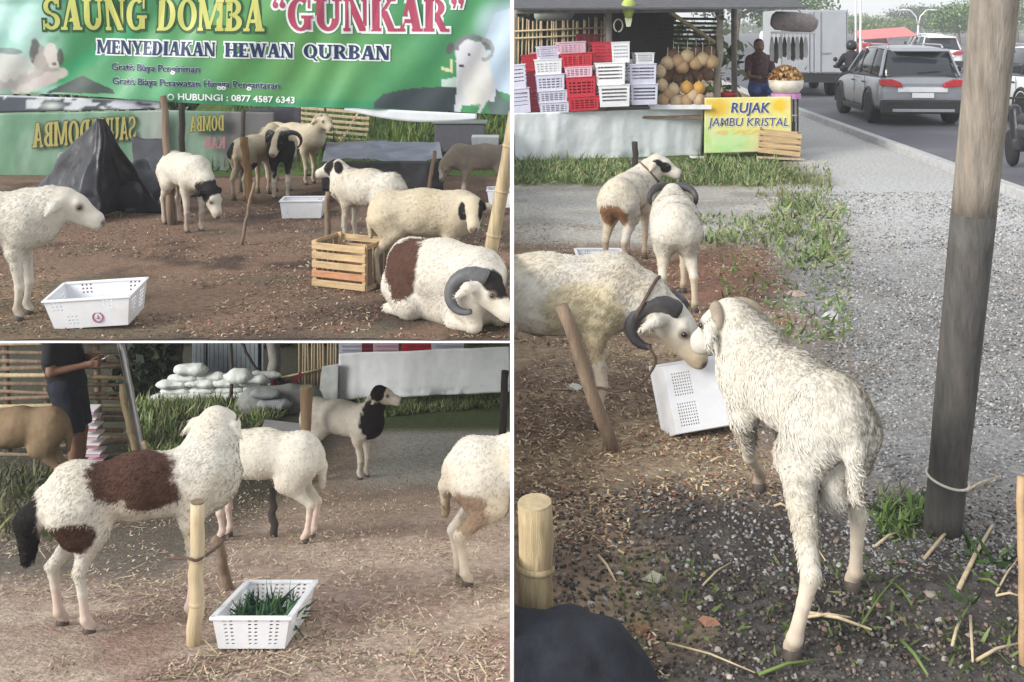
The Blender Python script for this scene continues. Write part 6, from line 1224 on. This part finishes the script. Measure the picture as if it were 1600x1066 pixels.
small_person(rd_, [((0,.05,1.36),(0,.06,1.42),.055,.055,1),((0,.06,1.50),(0,.07,1.55),.10,.10,1),((-.22,.08,1.18),(-.27,.40,1.02),.05,.04,1),((-.27,.40,1.02),(-.31,.76,1.0),.04,.035,1),((.22,.08,1.18),(.27,.40,1.02),.05,.04,1),((.27,.40,1.02),(.31,.76,1.0),.04,.035,1),((0,0,.8),(0,.02,1.25),.13,.14,.8)],
   [((0,-.02,.84),(0,.03,1.26),.17,.18,.75),((-.18,.03,1.28),(.18,.03,1.28),.085,.085,1),((-.22,.06,1.22),(-.27,.40,1.02),.08,.062,1),((.22,.06,1.22),(.27,.40,1.02),.08,.062,1),((-.27,.40,1.02),(-.30,.66,1.0),.06,.05,1),((.27,.40,1.02),(.30,.66,1.0),.06,.05,1)],
   [((0,0,.82),(0,.05,.84),.17,.17,.9),((-.13,.1,.82),(-.22,.55,.68),.10,.085,1),((.13,.1,.82),(.22,.55,.68),.10,.085,1),((-.22,.55,.68),(-.17,.45,.28),.08,.06,1),((.22,.55,.68),(.17,.45,.28),.08,.06,1),((-.17,.42,.26),(-.17,.62,.24),.05,.045,1),((.17,.42,.26),(.17,.62,.24),.05,.045,1)], None, M_skin, mat('dark_jacket', (.022,.022,.028), .75, .3, 14, .2), mat('dark_trousers', (.02,.022,.03), .8, .3, 14, .1), .022)
m = MB(); m.lathe([(.10,-.10),(.135,-.05),(.14,.03),(.11,.11),(.05,.145),(.005,.15)], 18); o = m.build('helmet', mat('dark_helmet', (.03,.028,.03), .3, .1, 8, 0), rd_, True, loc=(0,.07,1.55))
m2_ = empty('motorbike', 'black scooter at the right edge behind the electric pole', 'motorbike', Vector((7.05, 14.6, .03)), R(-12)); bike(m2_, mat('black_gloss', (.025,.025,.03), .3))
# trees and street furniture far away
def tree(label, x, d, hgt, cr, n, pal, seed, lean=0):
    t = empty('tree', label, 'tree', Vector((x, d, -.05))); rr = random.Random(seed); th = hgt*.45
    tp_ = Vector((lean, 0, th)); m = MB(); m.tube([(0,0,0),(lean*.3,.05,th*.5),(lean,0,th),(lean*1.3,0,hgt*.8)], [hgt*.035,hgt*.027,hgt*.02,hgt*.006], 9)
    for k in range(6): a = rr.uniform(0,6.28); b = tp_*rr.uniform(.75,1.1); e = b+Vector((math.cos(a)*cr*.7, math.sin(a)*cr*.6, hgt*rr.uniform(.12,.35))); m.tube([b, b.lerp(e,.5)+Vector((0,0,.1)), e], [hgt*.013,hgt*.009,hgt*.004], 6)
    m.build('trunk', M_oldwood, t, True); leafmass('crown', None, (lean, 0, hgt*.66), (cr, cr*.8, hgt*.36), n, .28+hgt*.02, pal, seed, parent=t); return t
TP = [[(.16,.24,.08),(.20,.29,.10),(.11,.18,.06)], [(.06,.09,.05),(.08,.11,.07),(.045,.065,.04)], [(.10,.19,.06),(.14,.24,.08),(.07,.13,.04)]]
for k, (px, d, h_, c_, n, pl, lb) in enumerate(((1335,150,3.6,5.2,3000,0,'pale green tree far away right of the box truck'),(1392,165,3.3,4.2,2600,0,'lower pale green tree left of the street lamp'),(1428,185,5.6,5.2,3600,1,'tall dark grey green tree behind the street lamp'),(1462,178,5.0,4.2,2600,1,'second dark tree right of the street lamp'),(1500,120,4.4,3.6,2800,2,'bright green tree left of the top of the electric pole'),(1545,150,6,6,2600,2,'green tree far away behind the electric pole'),(1590,140,6,5,2400,0,'pale tree far away at the right edge'),(1230,100,6,4.5,2600,2,'green tree behind the stall roof at its right end'),(1150,90,7,5,2200,1,'dark tree far behind the stall'))): tree(lb, (px-800)/F*d, d, h_, c_, n, TP[pl], 200+k, .3*math.sin(k))
leafmass('far_greenery', 'low band of far green bushes beyond the road', (110, 290, 1.0), (160, 6, 2.2), 6000, 1.6, [(.12,.18,.08),(.16,.22,.10),(.09,.13,.06)], 240, kind='stuff')
leafmass('dark_bushes', 'dark green bushes behind the market stall', (2.6, 27, 1.0), (3.4, .8, 1.6), 2000, .32, [(.05,.08,.03),(.07,.11,.04),(.035,.05,.02)], 241, kind='stuff')
lp = empty('street_lamp', 'white street lamp with two curved arms far down the road', 'lamp', Vector((22.4, 60, 0))); m = MB(); m.tube([(0,0,0),(0,0,2.1)], .05, 8); m.build('lamp_post', M_whitepl, lp)
for sg in (-1,1): m = MB(); m.tube([(0,0,2.1),(sg*.12,0,2.6),(sg*.45,0,2.95),(sg*.85,0,2.98)], .035, 7); m.build('arm', M_whitepl, lp, True); m = MB(); m.box((sg*.85-.18,-.06,2.93),(sg*.85+.18,.06,2.99)); m.build('lamp_head', M_whitepl, lp, bevel=.01)
for k, (x, d) in enumerate(((17.6,55),(20.2,64))): stake('street_pole', ('nearer' if k == 0 else 'farther')+' thin pale pole standing beyond the road right of the truck', 'pole', Vector((x,d,0)), Vector((x+.05,d,5.5)), .06, .05, M_whitepl)
red = empty('red_awning', 'pale red awning far down the road left of the silver SUV', 'awning', Vector((19.4, 56, 0))); m = MB(); m.add([(-1.5,0,1.35),(1.5,0,1.55),(1.3,1.4,2.0),(-1.3,1.4,1.8)], [(0,1,2,3)]); o = m.build('awning_cloth', mat('pale_red_cloth', (.60,.22,.22), .8), red); s_ = o.modifiers.new('s','SOLIDIFY'); s_.thickness = .03
for x in (-1.4,1.4): m = MB(); m.tube([(x,.05,0),(x,.05,1.4)], .03, 7); m.build('awning_post', M_whitepl, red)

# the pale air over the road
m = MB(); m.box((-220, -6, -6), (420, 330, 16)); hz = m.build('haze', None) if False else link('haze', m.mesh()); tag(hz, kind='stuff')
hm = bpy.data.materials.new('haze_air'); hm.use_nodes = True; hn = hm.node_tree; hn.nodes.clear(); pv = hn.nodes.new('ShaderNodeVolumePrincipled'); pv.inputs['Color'].default_value = (.92,.94,.96,1); pv.inputs['Density'].default_value = .0017; ho = hn.nodes.new('ShaderNodeOutputMaterial'); hn.links.new(pv.outputs[0], ho.inputs['Volume']); hz.data.materials.append(hm)
# ------------------------------------------------------------------ the flock
GU = 'sheep tethered in the upper yard'; GL = 'sheep tethered in the lower yard'; GR = 'sheep in the yard beside the road'
def gT(y): return 0.0
# upper yard
sheep('plain white ewe cut by the left edge behind the white crate, head to the right', T(-22,497), R(3), 1.10, hb=(.52,0,.715), hd=(.9,0,-.42), group=GU, dirt=.35, seed=1, tuft=9000, fat=1.08, neckr=1.3, hs=1.3, tlen=.75)
sheep('white sheep with black ears grazing head down beside the dark poles', T(290,358), R(-52), .95, hb=(.60,.04,.42), hdw=(.42,-.25,-.85), group=GU, tail='up', seed=2, tuft=3000, tlen=.7, legcol=(.40,.33,.28), hs=1.25,
      patches=[((.56,.04,.44),(.13,.2,.13),BLACK)], hpatches=[((-.02,.14,0),(.09,.10,.1),BLACK), ((-.02,-.14,0),(.09,.10,.1),BLACK), ((.0,0,.06),(.05,.09,.05),BLACK)])
sheep('white sheep with a black patch standing half behind the leaning brown post', T(398,306), R(75), .92, hb=(.5,0,.82), hd=(.9,0,-.2), group=GU, seed=3, dirt=.9, patches=[((-.44,.10,.62),(.10,.08,.12),BLACK),((-.3,-.15,.3),(.14,.1,.16),BLACK)], base=CREAM*.85)
sheep('black and white ram with wide curved horns facing the camera', T(440,306), R(-80), 1.0, hb=(.48,-.02,.72), hdw=(-.15,-.75,-.60), base=CREAM*.95, group=GU, seed=4, horns=dict(size=.17, r=.032, out=1.5, turns=.75), legcol=(.6,.54,.45), hs=1.25,
      patches=[((.36,0,.52),(.20,.3,.30),BLACK)], hpatches=[((.0,.075,0),(.2,.055,.14),BLACK), ((.0,-.075,0),(.2,.055,.14),BLACK)])
sheep('cream horned ram standing behind the black one, head to the right', T(462,286), R(-28), .98, hb=(.47,0,.84), hd=(.85,-.3,-.35), base=CREAM*1.0, group=GU, seed=5, horns=dict(size=.12, r=.026, out=.7, pale=True), legcol=(.5,.43,.34))
sheep('white sheep with black ears and eye patch facing left behind the wooden crate', T(572,385), R(146), .88, hb=(.42,.03,.80), hdw=(-1,-.12,-.28), group=GU, seed=6, tuft=4000, fat=1.1, dirt=.6, base=WHITE*.95, patches=[((.43,0,.80),(.07,.2,.10),BLACK)],
      hpatches=[((.06,.055,.02),(.03,.03,.03),BLACK), ((.06,-.055,.02),(.03,.03,.03),BLACK), ((-.04,.12,0),(.05,.09,.09),BLACK), ((-.04,-.12,0),(.05,.09,.09),BLACK)])
sheep('cream sheep with a black and white face turned to the camera', T(668,448), R(-8), .93, hb=(.42,-.13,.68), hdw=(.06,-.86,-.52), base=CREAM, group=GU, seed=7, tuft=6000, tlen=.6, fat=1.16, dirt=.7, hs=1.25,
      hpatches=[((.06,.075,.02),(.13,.045,.07),BLACK), ((.04,-.085,.0),(.12,.04,.07),BLACK), ((.20,0,-.02),(.03,.04,.03),BLACK)])
sheep('brown patched white ram with thick grey curled horn at the front right', Vector((-.46, 7.78, -.02)), R(-42), 1.08, hb=(.42,-.10,.33), hdw=(.72,-.35,-.60), group=GU, seed=8, tuft=9000, tlen=.7, lie=True, cut=-1, base=WHITE*1.05, dirt=.25, horns=dict(grey=True, size=.165, r=.056, out=.8, turns=1.0), tail=None, fat=1.25, hs=1.35,
      patches=[((-.25,-.12,.66),(.19,.24,.17),BROWN),((-.22,-.20,.52),(.09,.12,.09),BROWN)], hpatches=[((.05,0,.06),(.12,.10,.06),BLACK)])
sheep('grey brown sheep with head lowered at the far right beside the bamboo pole', T(752,317), R(182), .85, hb=(.50,.06,.50), hdw=(-.25,-.3,-.9), base=np.array((.16,.135,.115)), group=GU, seed=9, dirt=.3, legcol=(.45,.38,.30), cut=-1, hpatches=[((.12,.0,.02),(.08,.035,.06),WHITE*.8)])
# lower yard
sheep('brown saddled white ram with a black tail standing behind the bamboo post', B(228,972), R(24), .85, zB, lift=.10, hb=(.38,.12,.84), hdw=(.25,1,-.35), base=WHITE*1.05, group=GL, seed=10, tuft=16000, tlen=.6, h=.009, tail='fat', dirt=.6, collar=False, neckr=1.25, fat=.92,
      feet=dict(hl=(.0,.02,0), hr=(.12,-.01,0), fl=(.02,0,0), fr=(-.02,0,0)), legcol=(.56,.45,.38),
      patches=[((-.08,-.10,.72),(.215,.22,.12),BROWN),((.02,-.16,.61),(.14,.14,.08),BROWN),((-.36,-.14,.47),(.12,.13,.09),BROWN*.8),((-.44,-.05,.48),(.05,.1,.09),BROWN*.8),((-.59,0,.50),(.095,.11,.24),BLACK)])
sheep('white ram with big black curved horns facing left behind the brown saddled ram', B(400,843), R(174), .83, zB, hb=(.40,.0,.70), hdw=(-.8,-.35,-.6), base=WHITE*1.05, group=GL, seed=11, tlen=.6, tuft=6000, dirt=.35, horns=dict(size=.23, r=.048, out=1.2, turns=.85), legcol=(.58,.46,.40), scrotum=False, patches=[((-.05,.12,.36),(.08,.1,.07),BLACK),((.31,.0,.68),(.05,.3,.26),BLACK)])
sheep('white sheep with a black neck and shoulders looking right in front of the white tarp', B(537,745), R(-20), .80, zB, hb=(.46,-.02,.93), hdw=(.95,-.15,-.22), base=WHITE*1.2, group=GL, seed=12, tuft=3000, tlen=.6, dirt=.5, patches=[((.41,0,.66),(.15,.3,.25),BLACK)], hpatches=[((-.03,0,.03),(.09,.2,.10),BLACK)], legcol=(.55,.5,.42))
sheep('white sheep showing only its brown stained hindquarters at the right edge', B(836,905), R(14), .93, zB, group=GL, seed=13, tlen=.6, tuft=7000, cut=-1, dirt=.9, base=WHITE*1.02, tail='hang', patches=[((-.42,-.10,.44),(.13,.16,.12),np.array((.25,.18,.125)))], legcol=(.58,.5,.40))
sheep('tan sheep standing beside the man at the left edge', B(18,778), R(184), .85, zB, hb=(.5,0,.7), base=np.array((.22,.155,.095)), group=GL, seed=14, dirt=.3, tail='hang', legcol=(.22,.15,.10))
# right yard
sheep('white sheep with a black eye patch and stained haunch looking back to the right', T(983,412), R(68), .98, hb=(.40,-.17,.83), hdw=(.9,-.25,-.36), base=WHITE*.97, group=GR, seed=15, tuft=4000, tlen=.7, dirt=.7, tail=None, collar=True, hpatches=[((.07,-.05,.0),(.06,.05,.05),BLACK), ((.0,-.08,.02),(.05,.06,.03),BLACK)], patches=[((-.44,.02,.47),(.10,.13,.13),np.array((.22,.12,.07)))], legcol=(.42,.33,.25), neckr=1.1)
sheep('white sheep seen from behind with black drooping horns beside its head', T(1054,468), R(84), .96, hb=(.44,0,.74), hd=(.9,0,-.5), base=WHITE*1.02, group=GR, seed=16, tuft=5000, tlen=.7, dirt=.45, fat=1.1, tail=None, horns=dict(size=.14, r=.036, out=1.5, turns=.7), feet=dict(hl=(0,.03,0), hr=(.02,-.05,0)), legcol=(.55,.48,.36))
sheep('large dirty white ram with a black curled horn, tied to the leaning stake', T(862,660), R(-2), 1.06, hb=(.58,-.08,.52), hdw=(.66,-.30,-.75), base=WHITE*1.0, group=GR, seed=17, tlen=.7, tuft=16000, h=.009, dirt=.95, fat=1.14, neckr=1.25, cut=1, patches=[((.16,-.20,.52),(.20,.14,.20),np.array((.47,.41,.28))),((-.1,-.2,.36),(.5,.16,.10),np.array((.40,.33,.22)))], collar=True, hpatches=[((.08,-.05,.015),(.035,.03,.03),BLACK*2)], horns=dict(size=.15, r=.050, out=1.0, turns=.95), legcol=(.50,.43,.34), wool=.007, hs=1.3)
sheep('large white sheep in front seen from behind beside the electric pole', Vector((1.085,4.30,0)), R(103), 1.0, hb=(.46,.04,.755), hdw=(-.52,.66,-.56), base=WHITE*1.06, group=GR, seed=18, earl=1.3, lift=.06, horns=dict(size=.085, r=.030, out=1.6, turns=.7, pale=True), tuft=22000, tlen=.75, h=.0085, dirt=.35, tail='hang', fat=.88, neckr=1.1, scrotum=True, hs=1.2, feetw=dict(hl=T(1238,1030), hr=T(1333,922), fl=T(1186,768), fr=T(1240,760)), legcol=(.60,.52,.42))
